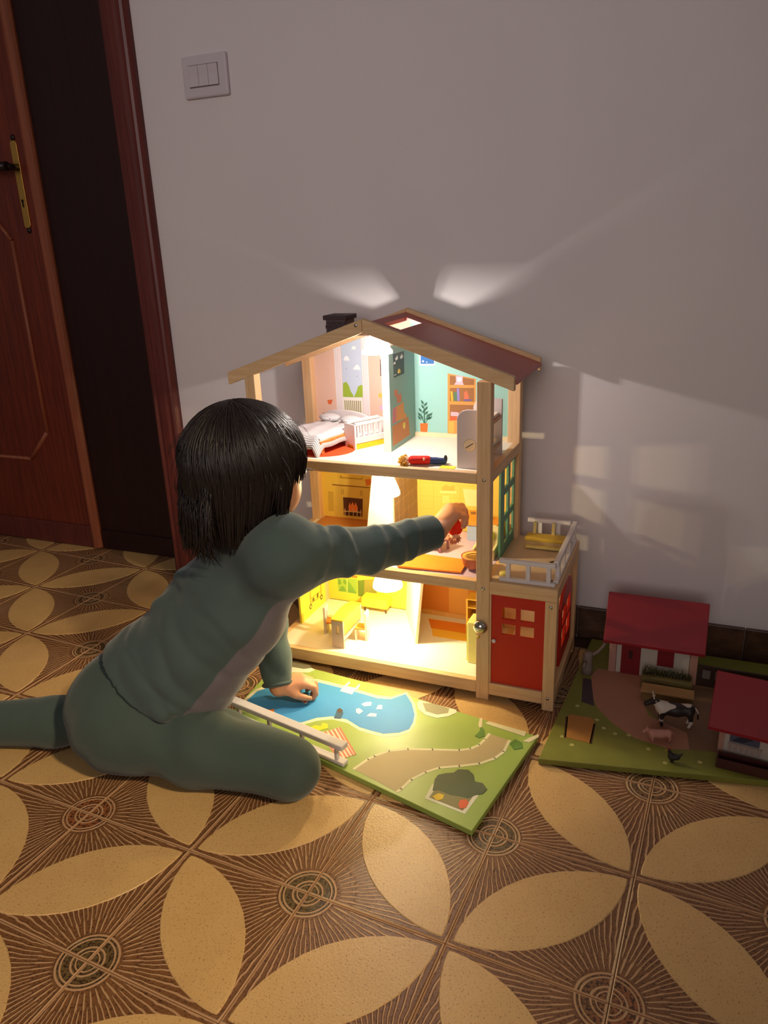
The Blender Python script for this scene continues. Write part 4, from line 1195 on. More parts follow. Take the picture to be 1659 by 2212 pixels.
decs(H, 'printed_terrace_vine', [[(-0.222, 1.262), (-0.214, 1.272), (-0.208, 1.270), (-0.210, 1.262), (-0.216, 1.256)], [(-0.226, 1.252), (-0.218, 1.252), (-0.220, 1.258), (-0.226, 1.257)],
                                 [(-0.235, 1.338), (-0.226, 1.346), (-0.224, 1.336), (-0.231, 1.330)], [(-0.231, 1.352), (-0.222, 1.362), (-0.219, 1.354), (-0.226, 1.348)], [(-0.224, 1.372), (-0.213, 1.378), (-0.213, 1.368)]], (66, 50, 28), 'z', 0.2475, 2)

# lamps: bell shades with a bright diode inside
def shade_material(name, rgb, clear):
    n = NT(name)
    t = n.t
    out = t.nodes['Material Output']
    tr = t.nodes.new('ShaderNodeBsdfTranslucent')
    tp = t.nodes.new('ShaderNodeBsdfTransparent')
    df = t.nodes.new('ShaderNodeBsdfDiffuse')
    v = n.coords('Object')
    c = n.mix(n.noise(v, 50), lin(rgb), lin(tuple(min(255, x + 5) for x in rgb)))
    t.links.new(c, tr.inputs[0])
    t.links.new(c, df.inputs[0])
    m1 = t.nodes.new('ShaderNodeMixShader')
    m1.inputs[0].default_value = 0.35
    t.links.new(tr.outputs[0], m1.inputs[1])
    t.links.new(df.outputs[0], m1.inputs[2])
    m2 = t.nodes.new('ShaderNodeMixShader')
    m2.inputs[0].default_value = clear
    t.links.new(m1.outputs[0], m2.inputs[1])
    t.links.new(tp.outputs[0], m2.inputs[2])
    t.links.new(m2.outputs[0], out.inputs[0])
    return n.m


def glow(name, rgb, strength):
    n = NT(name)
    v = n.coords('Object')
    n.t.links.new(n.mix(n.noise(v, 50), lin(rgb), lin(rgb)), n.b.inputs['Emission Color'])
    n.b.inputs['Emission Strength'].default_value = strength
    return n.m


def lamp(c, power, color, prof, clear, up=0.02):
    x, y, z = c
    sh = MB().lathe([(r, h) for r, h in prof], (x, y, z), 28).build('lamp_shade', shade_material('lamp_shade_plastic', (250, 246, 238), clear), H, label='glowing white bell lamp shade')
    MB().ell((x, y, z), (0.0045, 0.0045, 0.0055), 14, 8).build('bulb', glow('bulb_glow', tuple(int(255 * v) for v in color), 60), sh)
    MB().cyl((x, y, z + prof[-1][1]), (x, y, z + up), 0.004, 12).build('lamp_socket', white_wood, sh)
    l = bpy.data.lights.new('lamp_light', 'POINT')
    l.energy = power
    l.color = color
    l.shadow_soft_size = 0.0055
    o = bpy.data.objects.new('lamp_light', l)
    COL.objects.link(o)
    o.parent = H
    o.location = Vector((x, y, z - 0.0)) - ORG[H]


bell = [(0.0280, -0.0235), (0.0275, -0.0185), (0.0240, -0.0150), (0.0215, -0.0050), (0.0185, 0.0020), (0.0130, 0.0075), (0.0050, 0.0090)]
hb('lamp_board', P_('lamp_board_grey', (196, 184, 180), 0.6), -0.578, -0.5085, 1.2425, 1.312, 0.6825, 0.6875, bevel=0.0006)
lamp((-0.538, 1.276, 0.6715), 18, (1.0, 0.95, 0.88), bell, 0.6, 0.012)
cone = [(0.0285, -0.0200), (0.0280, -0.0150), (0.0175, 0.0130), (0.0060, 0.0165)]
lamp((-0.530, 1.270, 0.4040), 10, (1.0, 0.80, 0.42), cone, 0.8, 0.0360)
lamp((-0.545, 1.300, 0.1960), 32, (1.0, 0.84, 0.48), [(0.030, -0.020), (0.029, -0.012), (0.022, 0.006), (0.006, 0.0085)], 0.35, 0.0305)

# ------------------------------------------------------------------ toys in the attic
rug = thing('toy_rug', (-0.688, 1.316, 0.4502), 'round orange toy rug under the white toy bed', 'rug')
MB().prism(circ(-0.688, 1.316, 0.074, 40, ry=0.058), 'z', 0.4503, 0.4516).build('rug_pile', P_('rug_orange', (232, 84, 34), 0.9, 0.06, 300, bump=0.4, bscale=900), rug)

bed = thing('toy_bed', (-0.697, 1.356, 0.4516), 'white toy double bed with ribbed quilt on the orange rug', 'bed', rz=math.radians(-13))
ow = wood('orange_toy_wood', (206, 118, 48), (232, 150, 76), (20, 20, 20), 0.5)
B = lambda: MB()
for sx in (-1, 1):
    for sy in (-1, 1):
        B().box(sx * 0.048 - 0.005, sx * 0.048 + 0.005, sy * 0.068 - 0.005, sy * 0.068 + 0.005, 0, 0.022).build('leg', ow, bed, bevel=0.001)
B().box(-0.054, 0.054, -0.076, 0.076, 0.016, 0.026).build('frame', ow, bed, bevel=0.001)
B().prism([(-0.054, 0), (0.054, 0), (0.054, 0.044)] + [(0.054 * math.cos(a), 0.044 + 0.010 * math.sin(a)) for a in [math.pi * k / 12 for k in range(1, 12)]] + [(-0.054, 0.044)], 'y', 0.0765, 0.0825).build('headboard', white_wood, bed, bevel=0.001)
quilt_m = NT('quilt_ribbed')
v = quilt_m.coords('Object')
w_ = quilt_m.op('SINE', quilt_m.op('MULTIPLY', quilt_m.xyz(v)[1], 1900.0))
quilt_m.t.links.new(quilt_m.mix(quilt_m.step(w_, -0.6, 0.8), lin((196, 192, 194)), lin((240, 238, 238))), quilt_m.b.inputs['Base Color'])
quilt_m.b.inputs['Roughness'].default_value = 0.9
quilt_m.bump(w_, 0.5, 0.0008)
quilt_m = quilt_m.m
b = MB()
N1, N2 = 18, 22
vv, ff = [], []
for i in range(N1 + 1):
    for j in range(N2 + 1):
        u, t = -1 + 2 * i / N1, j / N2
        x = 0.058 * u
        y = -0.092 + 0.128 * t
        z = 0.036 + 0.0012 * math.sin(9 * u + 4 * t) + 0.001 * math.sin(13 * t)
        z -= 0.022 * max(0, abs(u) - 0.80) / 0.20 + 0.020 * max(0, 0.16 - t) / 0.16
        vv.append((x, y, z))
for i in range(N1):
    for j in range(N2):
        a = i * (N2 + 1) + j
        ff.append((a, a + N2 + 1, a + N2 + 2, a + 1))
b.add(vv, ff, 0, True)
qo = b.build('quilt', quilt_m, bed)
sol = qo.modifiers.new('thickness', 'SOLIDIFY')
sol.thickness = 0.0035
B().box(-0.052, 0.052, -0.074, 0.0755, 0.0262, 0.0325).build('mattress', P_('mattress_white', (238, 234, 230), 0.8), bed, bevel=0.002)
for sx in (-0.028, 0.028):
    B().ell((sx, 0.056, 0.041), (0.0255, 0.0165, 0.0085), 20, 10).build('pillow', quilt_m, bed)

cot = thing('toy_cot', (-0.607, 1.373, 0.4502), 'white slatted toy cot with yellow base beside the attic partition', 'cot', rz=math.radians(-31))
yel = P_('toy_yellow', (240, 196, 36), 0.45, 0.02)
for sx in (-0.0150, 0.0150):
    fr = MB().box(sx - 0.0022, sx + 0.0022, -0.0395, 0.0395, 0.011, 0.024).box(sx - 0.0028, sx + 0.0028, -0.0395, 0.0395, 0.047, 0.053).build('side_rail', white_wood, cot, bevel=0.001)
    for k in range(6):
        MB().box(sx - 0.0018, sx + 0.0018, -0.036 + k * 0.0136, -0.0315 + k * 0.0136, 0.0242, 0.0469).build('slat', white_wood, fr)
for sy in (-0.0435, 0.0400):
    MB().prism([(-0.0178, 0.0), (-0.012, 0.0), (-0.010, 0.008), (0.010, 0.008), (0.012, 0.0), (0.0178, 0.0), (0.0178, 0.050), (-0.0178, 0.050)], 'y', sy, sy + 0.0035).build('end_panel', white_wood, cot, bevel=0.0006)
MB().box(-0.0140, 0.0165, -0.0395, 0.0395, 0.0002, 0.0105).build('base', yel, cot, bevel=0.0006)
MB().box(-0.0125, 0.0125, -0.0390, 0.0390, 0.0125, 0.020).build('mattress', P_('mattress_white', (238, 234, 230), 0.8), cot, bevel=0.001)

bunk = thing('toy_bunk_bed', (-0.362, 1.32, 0.4502), 'grey-white toy bunk bed with a round peg behind the right attic post', 'bed')
gw = P_('bunk_grey_white', (208, 198, 196), 0.5, 0.01)
for y_ in (1.256, 1.362):
    MB().prism([(-0.3835, 0.4503), (-0.3285, 0.4503), (-0.3285, 0.556), (-0.366, 0.556), (-0.374, 0.5535), (-0.380, 0.548), (-0.3835, 0.540)], 'y', y_, y_ + 0.006).build('end_panel', gw, bunk, bevel=0.0008)
MB().lathe([(0.0004, -0.0015), (0.0105, -0.0012), (0.0115, 0.0)], (-0.3600, 1.256, 0.493), 24, axis='y').build('round_peg', P_('peg_pine', (226, 206, 170), 0.5), bunk, label='pale round peg with a slot')
MB().box(-0.368, -0.352, 1.2541, 1.2544, 0.4922, 0.4936, M=Matrix.Translation((-0.36, 0, 0.493)) @ Matrix.Rotation(math.radians(-35), 4, 'Y') @ Matrix.Translation((0.36, 0, -0.493))).build('peg_slot', black, bunk)
for z_ in (0.470, 0.520):
    MB().box(-0.3815, -0.3305, 1.2622, 1.3618, z_, z_ + 0.006).build('bed_board', pine_y, bunk, bevel=0.0006)
    MB().box(-0.3795, -0.3325, 1.264, 1.360, z_ + 0.0061, z_ + 0.013).build('mattress', P_('mattress_cream', (240, 230, 206), 0.8), bunk, bevel=0.002)

mat1 = thing('toy_mat', (-0.395, 1.262, 0.4502), 'small yellow mat at the foot of the toy bunk bed', 'mat')
MB().box(-0.414, -0.386, 1.246, 1.262, 0.4503, 0.4512).build('mat_sheet', P_('mat_yellow', (248, 226, 60), 0.6), mat1)


def mini_person(root, hd, hip, knee, feet, cols, side, h=0.0011, hair_rgb=(226, 170, 60)):
    """small posable doll: head, shirt, trousers, each one smooth surface"""
    hd, hip, knee, feet = (np.array(p, float) for p in (hd, hip, knee, feet))
    ax = (hip - hd) / np.linalg.norm(hip - hd)
    side = np.array(side, float)
    neck = hd + ax * 0.0095
    lo = np.minimum.reduce([hd, hip, knee, feet]) - 0.022
    hi = np.maximum.reduce([hd, hip, knee, feet]) + 0.022
    s = SDF(lo, hi, h)
    s.ell(hd, (0.0085, 0.0080, 0.0085), k=0.002)
    s.cap(hd, neck + ax * 0.004, 0.0035, k=0.003)
    for sg in (-1, 1):
        s.cap(neck + side * sg * 0.0085 + ax * 0.004, neck + side * sg * 0.0125 + ax * 0.021, 0.0024, 0.0022, k=0.002)
        s.ell(neck + side * sg * 0.0128 + ax * 0.0235, (0.0030, 0.0030, 0.0028), k=0.002)
    s.cap(neck, hip, 0.0055, k=0.003)
    for sg in (-1, 1):
        s.cap(hip + side * sg * 0.004, feet + side * sg * 0.0045, 0.0032, k=0.002)
    s.build('body', P_('doll_skin', (236, 190, 158), 0.6), root, 1)
    s = SDF(lo, hi, h)
    s.cap(neck + side * 0.005 + ax * 0.003, hip + side * 0.0045, 0.0075, 0.0075, k=0.004)
    s.cap(neck - side * 0.005 + ax * 0.003, hip - side * 0.0045, 0.0075, 0.0075, k=0.004)
    for sg in (-1, 1):
        s.cap(neck + side * sg * 0.0085 + ax * 0.004, neck + side * sg * 0.0125 + ax * 0.0195, 0.0044, 0.0040, k=0.003)
    s.build('shirt', P_('doll_cloth_%d' % cols[0][0], cols[0], 0.85, 0.05, 200), root, 1)
    s = SDF(lo, hi, h)
    for sg in (-1, 1):
        s.cap(hip + side * sg * 0.004, knee + side * sg * 0.0045, 0.0062, 0.0052, k=0.003)
        s.cap(knee + side * sg * 0.0045, feet + side * sg * 0.0048, 0.0052, 0.0048, k=0.003)
    s.build('trousers', P_('doll_cloth_%d' % cols[1][2], cols[1], 0.85, 0.05, 200), root, 1)
    d = (feet - knee) / np.linalg.norm(feet - knee)
    for sg in (-1, 1):
        f0 = feet + side * sg * 0.005 + d * 0.002
        MB().ell(tuple(f0 + np.array((0, 0, 0.0035))), (0.0035, 0.0035, 0.0072), 12, 8).build('shoe', P_('doll_shoe', (40, 38, 44), 0.5), root)
    b = MB()
    rnd = random.Random(3)
    for k in range(220):
        a1, a2 = rnd.uniform(0, 6.283), rnd.uniform(0.0, 1.75)
        u = -ax
        e1 = side
        e2 = np.cross(u, e1)
        dirn = u * math.cos(a2) + (e1 * math.cos(a1) + e2 * math.sin(a1)) * math.sin(a2)
        p0 = hd + dirn * 0.0078
        tip = hd + dirn * 0.0112 + np.array((rnd.uniform(-1, 1), rnd.uniform(-1, 1), rnd.uniform(-1.5, .3))) * 0.0035
        b.tube([tuple(p0), tuple((p0 + tip) / 2 + dirn * 0.001), tuple(tip)], [0.0010, 0.0009, 0.0003], 4)
    b.build('hair', P_('doll_hair_%d' % hair_rgb[0], hair_rgb, 0.7, 0.1, 300), root, kind='stuff')


doll = thing('toy_doll', (-0.445, 1.262, 0.4502), 'small toy doll with yellow hair, red top and blue trousers lying on the attic floor', 'doll')
mini_person(doll, (-0.4790, 1.2495, 0.4600), (-0.4415, 1.2625, 0.4590), (-0.4270, 1.2680, 0.4575), (-0.4125, 1.2735, 0.4565), ((206, 36, 22), (44, 62, 104)), (0.30, -0.86, 0.40))

# ------------------------------------------------------------------ toys on the middle floor
omat = thing('toy_mat', (-0.435, 1.27, 0.2450), 'orange rectangular mat at the front of the middle right room', 'mat')
MB().prism([(-0.500, 1.2435), (-0.376, 1.2525), (-0.378, 1.312), (-0.496, 1.316)], 'z', 0.2471, 0.2501).build('mat_sheet', P_('mat_orange', (240, 138, 44), 0.6), omat)
tub = thing('toy_tub', (-0.362, 1.279, 0.2450), 'round brown toy tub with a slotted lid behind the right front post', 'tub')
MB().lathe([(0.0165, 0.0), (0.0205, 0.004), (0.0245, 0.0205), (0.0255, 0.022), (0.0235, 0.0225), (0.0225, 0.0215)], (-0.359, 1.284, 0.2503), 28).build('body', P_('tub_brown', (178, 108, 74), 0.5), tub)
MB().lathe([(0.0226, 0.0), (0.0226, 0.0022), (0.021, 0.003), (0.0005, 0.003)], (-0.359, 1.284, 0.2695), 28).build('lid', P_('tub_lid', (230, 180, 92), 0.5), tub)
MB().tube([(-0.374, 1.282, 0.2727), (-0.366, 1.292, 0.2727), (-0.352, 1.296, 0.2727)], 0.0007, 6).build('lid_slot', black, tub)
chair = thing('toy_armchair', (-0.354, 1.345, 0.2450), 'cream toy armchair with yellow cushion beside the green window panel', 'chair')
cream = P_('toy_cream', (240, 226, 180), 0.5)
MB().prism([(1.332, 0.2451), (1.372, 0.2451), (1.378, 0.300), (1.370, 0.303), (1.362, 0.268), (1.332, 0.266)], 'x', -0.3385, -0.3335).build('side', cream, chair, bevel=0.001)
MB().prism([(1.332, 0.2451), (1.372, 0.2451), (1.378, 0.300), (1.370, 0.303), (1.362, 0.268), (1.332, 0.266)], 'x', -0.3775, -0.3725).build('side', cream, chair, bevel=0.001)
MB().box(-0.3724, -0.3386, 1.334, 1.364, 0.252, 0.257).build('seat', cream, chair, bevel=0.001)
MB().prism([(1.366, 0.257), (1.372, 0.257), (1.378, 0.302), (1.372, 0.304)], 'x', -0.3724, -0.3386).build('backrest', cream, chair, bevel=0.001)
MB().ell((-0.3555, 1.348, 0.2625), (0.016, 0.014, 0.0055), 18, 10).ell((-0.3555, 1.363, 0.283), (0.015, 0.005, 0.015), 18, 10).build('cushion', P_('cushion_yellow', (246, 220, 50), 0.35), chair, label='glossy yellow cushion')
slab = thing('toy_bench', (-0.462, 1.352, 0.2450), 'flat mauve toy bench under the reaching hand', 'bench')
mv = P_('bench_mauve', (176, 128, 128), 0.55)
MB().prism([(-0.500, 1.342), (-0.446, 1.334), (-0.428, 1.372), (-0.482, 1.382)], 'z', 0.2655, 0.2705).build('top', mv, slab, bevel=0.001)
for p in ((-0.490, 1.348), (-0.446, 1.342), (-0.437, 1.366), (-0.480, 1.374)):
    MB().cyl((p[0], p[1], 0.2451), (p[0], p[1], 0.2656), 0.003, 10).build('leg', mv, slab)
wash = thing('toy_washstand', (-0.385, 1.44, 0.2450), 'toy washstand with orange top and blue doors against the tiled wall', 'washstand')
MB().box(-0.414, -0.350, 1.424, 1.462, 0.2451, 0.279).build('cabinet', P_('wash_blue', (168, 190, 222), 0.5), wash, bevel=0.001)
MB().box(-0.417, -0.347, 1.420, 1.464, 0.2791, 0.288).build('top', P_('wash_orange', (236, 160, 60), 0.5), wash, bevel=0.001)
for x_ in (-0.3905, -0.374):
    MB().box(x_, x_ + 0.003, 1.4215, 1.424, 0.254, 0.272).build('handle', white_wood, wash)
MB().lathe([(0.004, 0), (0.010, 0.002), (0.012, 0.006), (0.0105, 0.0062), (0.006, 0.003)], (-0.382, 1.440, 0.2881), 18).build('basin', P_('basin_brown', (150, 112, 66), 0.5), wash)
brown_t = thing('toy_coffee_table', (-0.652, 1.345, 0.2450), 'small orange toy coffee table in front of the printed fireplace', 'table')
MB().box(-0.675, -0.628, 1.332, 1.362, 0.262, 0.267).build('top', P_('coffee_orange', (236, 160, 78), 0.5), brown_t, bevel=0.001)
for sx in (-0.671, -0.632):
    for sy in (1.336, 1.358):
        MB().box(sx - 0.002, sx + 0.002, sy - 0.002, sy + 0.002, 0.2451, 0.262).build('leg', P_('coffee_orange', (236, 160, 78), 0.5), brown_t)

# ------------------------------------------------------------------ toys on the ground floor
stone = P_('toy_chair_board', (214, 200, 182), 0.5, 0.02)
slotm = P_('slot_rim', (120, 100, 80), 0.6)


def slot_panel(w, h, t, slot=True):
    """upright board (local x width, z height) with an open slot near its top"""
    b = MB()
    if not slot:
        return b.box(-w / 2, w / 2, -t / 2, t / 2, 0, h)
    s0, s1, sw_ = h * 0.52, h * 0.82, w * 0.13
    b.box(-w / 2, -sw_, -t / 2, t / 2, 0, h).box(sw_, w / 2, -t / 2, t / 2, 0, h)
    b.box(-sw_, sw_, -t / 2, t / 2, 0, s0).box(-sw_, sw_, -t / 2, t / 2, s1, h)
    return b


table = thing('toy_table', (-0.640, 1.315, 0.0362), 'yellow topped toy table with a slotted end board on the ground floor', 'table')
sp = slot_panel(0.0265, 0.062, 0.005)
for v_ in sp.v:
    v_ += Vector((-0.6465, 1.2640, 0.0363))
sp.build('end_board', P_('end_board_taupe', (186, 168, 148), 0.5, 0.02), table, weld=True, label='taupe end board with a slot')
b = MB()
K = 12
for k in range(K):
    t0, t1 = k / K, (k + 1) / K
    f_ = lambda t: (1.2615 + 0.098 * t, 0.0985 + 0.006 * math.sin(math.pi * t) - 0.004 * t)
    (ya_, za_), (yb_, zb_) = f_(t0), f_(t1)
    b.add([(-0.6600, ya_, za_), (-0.6330, ya_, za_), (-0.6330, yb_, zb_), (-0.6600, yb_, zb_), (-0.6600, ya_, za_ + 0.003), (-0.6330, ya_, za_ + 0.003), (-0.6330, yb_, zb_ + 0.003), (-0.6600, yb_, zb_ + 0.003)],
          [(3, 2, 1, 0), (4, 5, 6, 7), (0, 1, 5, 4), (1, 2, 6, 5), (2, 3, 7, 6), (3, 0, 4, 7)])
b.build('top', P_('table_top_yellow', (240, 190, 52), 0.5), table)
MB().box(-0.6595, -0.6335, 1.352, 1.357, 0.0363, 0.0950).build('end_board', stone, table, bevel=0.0006)
MB().box(-0.6360, -0.6330, 1.2667, 1.3518, 0.066, 0.0985).build('drawer_front', P_('drawer_orange', (232, 160, 70), 0.5), table)
MB().box(-0.6570, -0.6362, 1.2667, 1.3518, 0.050, 0.054).build('shelf', stone, table)


def toy_chair(x, y, rz, label):
    c = thing('toy_chair', (x, y, 0.0362), label, 'chair', 'toy chairs round the toy table', rz=rz)
    slot_panel(0.024, 0.064, 0.005).build('backrest', stone, c, weld=True)
    MB().box(-0.012, 0.012, 0.0026, 0.024, 0.026, 0.030).build('seat', P_('chair_seat_orange', (226, 146, 64), 0.5), c)
    MB().box(-0.012, 0.012, 0.021, 0.0245, 0.0, 0.0259).build('front_board', stone, c)
    return c


toy_chair(-0.701, 1.318, math.radians(-80), 'pale toy chair with slotted back on the left of the yellow toy table')
toy_chair(-0.604, 1.318, math.radians(100), 'pale toy chair with slotted back on the right of the yellow toy table')
side = thing('toy_sideboard', (-0.640, 1.445, 0.0362), 'low yellow toy sideboard at the back wall under the lamp', 'sideboard')
MB().box(-0.668, -0.606, 1.434, 1.462, 0.048, 0.072).build('cabinet', P_('sideboard_yellow', (232, 196, 60), 0.5), side, bevel=0.0008)
for x_ in (-0.667, -0.6365):
    MB().box(x_, x_ + 0.0295, 1.4325, 1.434, 0.0495, 0.0705).build('door', P_('sideboard_door', (240, 206, 66), 0.5), side)
for x_ in (-0.663, -0.611):
    MB().cyl((x_, 1.44, 0.0363), (x_, 1.44, 0.048), 0.0022, 8).build('leg', P_('dark_leg', (86, 60, 40), 0.5), side)
shelf = thing('toy_shelf', (-0.37, 1.42, 0.0362), 'yellow open toy shelf in the right ground-floor corner', 'shelf')
sy_ = P_('shelf_yellow', (238, 186, 64), 0.5)
for x_ in (-0.406, -0.345):
    MB().box(x_ - 0.002, x_ + 0.002, 1.395, 1.430, 0.0363, 0.124).build('upright', sy_, shelf)
for z_ in (0.0363, 0.075, 0.102, 0.121):
    MB().box(-0.4039, -0.3471, 1.396, 1.429, z_, z_ + 0.003).build('board', sy_, shelf)
MB().box(-0.4039, -0.3471, 1.4292, 1.4305, 0.0365, 0.1235).build('back', P_('shelf_back_brown', (160, 104, 48), 0.6), shelf)
fridge = thing('toy_cupboard', (-0.353, 1.312, 0.0362), 'pale green toy cupboard behind the chrome push button', 'cupboard')
MB().box(-0.374, -0.344, 1.290, 1.332, 0.0363, 0.126).build('body', P_('cupboard_lime', (226, 226, 140), 0.5), fridge, bevel=0.001)
MB().box(-0.3765, -0.3742, 1.292, 1.330, 0.040, 0.122).build('door', P_('cupboard_door_lime', (214, 216, 116), 0.5), fridge)

# ------------------------------------------------------------------ terrace
lounge = thing('toy_lounger', (-0.250, 1.425, 0.2478), 'yellow toy lounger with white back posts on the annex terrace', 'lounger')
MB().box(-0.291, -0.212, 1.414, 1.444, 0.262, 0.269).build('seat', P_('lounger_yellow', (214, 176, 60), 0.5), lounge, bevel=0.001)
MB().box(-0.288, -0.214, 1.404, 1.4135, 0.250, 0.255).build('foot_rest', P_('lounger_cream', (222, 200, 120), 0.5), lounge, bevel=0.001)
MB().box(-0.288, -0.214, 1.4135, 1.444, 0.2480, 0.2619).build('base', P_('lounger_base', (190, 160, 110), 0.5), lounge, bevel=0.001)
for x_ in (-0.277, -0.240):
    MB().prism([(1.440, 0.269), (1.4455, 0.269), (1.4475, 0.292), (1.444, 0.292)], 'x', x_ - 0.003, x_ + 0.003).build('back_post', P_('lounger_cream', (222, 200, 120), 0.5), lounge)
pouf = thing('toy_pouf', (-0.297, 1.262, 0.2478), 'tiny pale yellow pouf at the front corner of the terrace', 'pouf')
MB().lathe([(0.007, 0), (0.009, 0.003), (0.0085, 0.008), (0.006, 0.010), (0.0005, 0.0105)], (-0.296, 1.2615, 0.2479), 18).build('seat', P_('pouf_yellow', (232, 216, 110), 0.6), pouf)

# ------------------------------------------------------------------ garden play board in front of the house
BT = 0.0104
gard = thing('garden_play_board', (-0.50, 1.05, 0), 'green fold-out play board printed with a blue pool and winding road', 'play board')
MB().prism([(-0.247, 0.8735), (-0.2005, 1.1315), (-0.352, 1.1585), (-0.547, 1.195), (-0.765, 1.2165), (-0.756, 1.0055), (-0.536, 0.9485)], 'z', 0.0005, BT).build('board', P_('garden_green', (156, 178, 88), 0.42, 0.02, 12), gard, bevel=0.001)


def gd(name, pts, rgb, lift=1):
    return dec(gard, name, pts, rgb, 'z', BT, lift)


def strip(line, w):
    """polyline -> list of quads of width w"""
    out = []
    P = [Vector(p) for p in line]
    for i in range(len(P) - 1):
        d = (P[i + 1] - P[i])
        if d.length < 1e-5:
            continue
        d.normalize()
        nn = Vector((-d.y, d.x)) * w / 2
        a, c = P[i] - d * w * 0.15, P[i + 1] + d * w * 0.15
        out.append([tuple(a + nn), tuple(a - nn), tuple(c - nn), tuple(c + nn)])
    return out


gd('printed_pool_edge', PR['w_edge'], (236, 226, 196))
gd('printed_pool', PR['w_pool'], (62, 146, 212), 2)
gd('printed_road', PR['w_road'], (190, 172, 132))
decs(gard, 'printed_kerb', strip(PR['w_kerb1'], 0.0052) + strip(PR['w_kerb2'], 0.0052), (236, 230, 190), 'z', BT, 2)
gd('printed_flower_bed_border', PR['w_bed'], (226, 222, 196), 2)
gd('printed_soil', PR['w_soil'], (132, 124, 78), 3)
gd('printed_bush', PR['w_bush'], (72, 84, 54), 4)
gd('printed_flower', PR['w_yel'], (226, 190, 50), 5)
gd('printed_flower', PR['w_red'], (222, 96, 56), 5)
for p in PR['w_fence']:
    gd('printed_gate', p, (226, 216, 176), 4)
for p in PR['w_shrub']:
    gd('printed_shrub', p, (90, 130, 52), 4)
gd('printed_blanket', PR['w_blanket'], (240, 214, 190), 3)
bl = [Vector(p) for p in PR['w_blanket']]
decs(gard, 'printed_blanket_stripes', [[tuple(bl[0].lerp(bl[1], t)), tuple(bl[0].lerp(bl[1], t + 0.09)), tuple(bl[3].lerp(bl[2], t + 0.09)), tuple(bl[3].lerp(bl[2], t))] for t in (0.03, 0.22, 0.41, 0.60, 0.79, 0.93)], (206, 120, 84), 'z', BT, 4)
gd('printed_float', PR['w_duck'], (236, 214, 40), 4)
gd('printed_orange_mat', PR['w_orange'], (240, 140, 40), 4)
gd('printed_pool_ladder', PR['w_ladder'], (214, 232, 240), 4)
for p in PR['w_lad2']:
    gd('printed_ladder_rail', p, (236, 240, 236), 5)
gd('printed_swimmer', PR['w_swim'], (40, 82, 112), 4)
gd('printed_swimmer_head', PR['w_head'], (74, 56, 46), 5)
gd('printed_ball', PR['w_ball'], (236, 214, 200), 4)
gd('printed_ball_spot', PR['w_ball2'], (222, 90, 50), 5)
decs(gard, 'printed_swim_ring', PR['w_ring'], (240, 244, 248), 'z', BT, 4)
gd('printed_tree_ring', PR['w_tree1'], (228, 222, 200), 3)
gd('printed_tree', PR['w_tree1b'], (110, 104, 84), 4)
gd('printed_tree_ring', PR['w_tree2'], (232, 228, 200), 3)
gd('printed_tree', PR['w_tree2b'], (150, 146, 116), 4)
rail = thing('toy_railing', (-0.60, 0.965, BT), 'long white toy railing standing along the front edge of the play board', 'railing')
ra, rb = Vector((-0.4855, 0.9475)), Vector((-0.742, 1.0045))
dv = (rb - ra)
ang = math.atan2(dv.y, dv.x)


def bar(name, t0, t1, hw, z0, z1):
    M = Matrix.Translation((ra.x, ra.y, 0)) @ Matrix.Rotation(ang, 4, 'Z')
    L = dv.length
    return MB().box(L * t0, L * t1, -hw, hw, z0, z1, M=M).build(name, white_wood, rail, bevel=0.0018)


bar('top_rail', 0.0, 1.0, 0.0090, 0.0430, 0.0525)
bar('base_rail', 0.0, 1.0, 0.0075, BT + 0.001, 0.0185)
for t in (0.07, 0.36, 0.65, 0.94):
    bar('rail_post', t - 0.012, t + 0.012, 0.004, 0.0184, 0.0436)

# ------------------------------------------------------------------ farm play set on the right
FT = 0.0110
farm = thing('farm_play_board', (0.08, 1.30, 0), 'dim green and pink printed farm play board to the right of the dollhouse', 'play board')
MB().prism([(-0.188, 1.070), (0.36, 1.170), (0.335, 1.515), (-0.160, 1.512)], 'z', 0.0005, FT).build('board', P_('farm_green', (128, 128, 52), 0.5, 0.10, 25), farm, bevel=0.001)


def fd(name, pts, rgb, lift=1):
    return dec(farm, name, pts, rgb, 'z', FT, lift)


fd('printed_yard', PR['f_pink'] , (176, 124, 100))
fd('printed_yard', [(0.045, 1.178), (0.20, 1.20), (0.30, 1.30), (0.28, 1.45), (0.0, 1.42), (-0.04, 1.385), (-0.035, 1.285), (-0.010, 1.25), (0.04, 1.225)], (128, 96, 70), 2)
fd('printed_sand_pit', PR['f_hay'], (176, 122, 60), 3)
decs(farm, 'printed_sand_pit_posts', strip([PR['f_hay'][0], PR['f_hay'][5]], 0.004) + strip([PR['f_hay'][3], PR['f_hay'][4]], 0.004), (80, 56, 28), 'z', FT, 3)
fd('printed_lavender', PR['f_bush'], (72, 58, 66), 2)
for x_, y_ in PR['f_small']:
    fd('printed_daisy', circ(x_, y_, 0.004, 8), (186, 182, 110), 2)
crim = P_('barn_crimson', (144, 20, 33), 0.45, 0.03)
plas = P_('barn_plaster', (190, 178, 166), 0.7, 0.02)
pinkb = P_('barn_pink_board', (176, 130, 116), 0.6, 0.02)


def gable(name, root, x0, x1, y0, y1, z0, ze, zt, over, wall_m, yo):
    ym = (y0 + y1) / 2
    MB().prism([(y0, z0), (y1, z0), (y1, ze), (ym, zt - 0.012), (y0, ze)], 'x', x0, x1).build('wall_block', wall_m, root)
    for s in (-1, 1):
        yy = y0 - yo if s < 0 else y1 + yo
        sl_ = (zt - ze) / (ym - y0)
        zz_ = ze - sl_ * yo
        MB().prism([(yy, zz_), (ym, zt), (ym, zt + 0.006), (yy, zz_ + 0.006)], 'x', x0 - over, x1 + over).build('roof_board', crim, root, bevel=0.001)


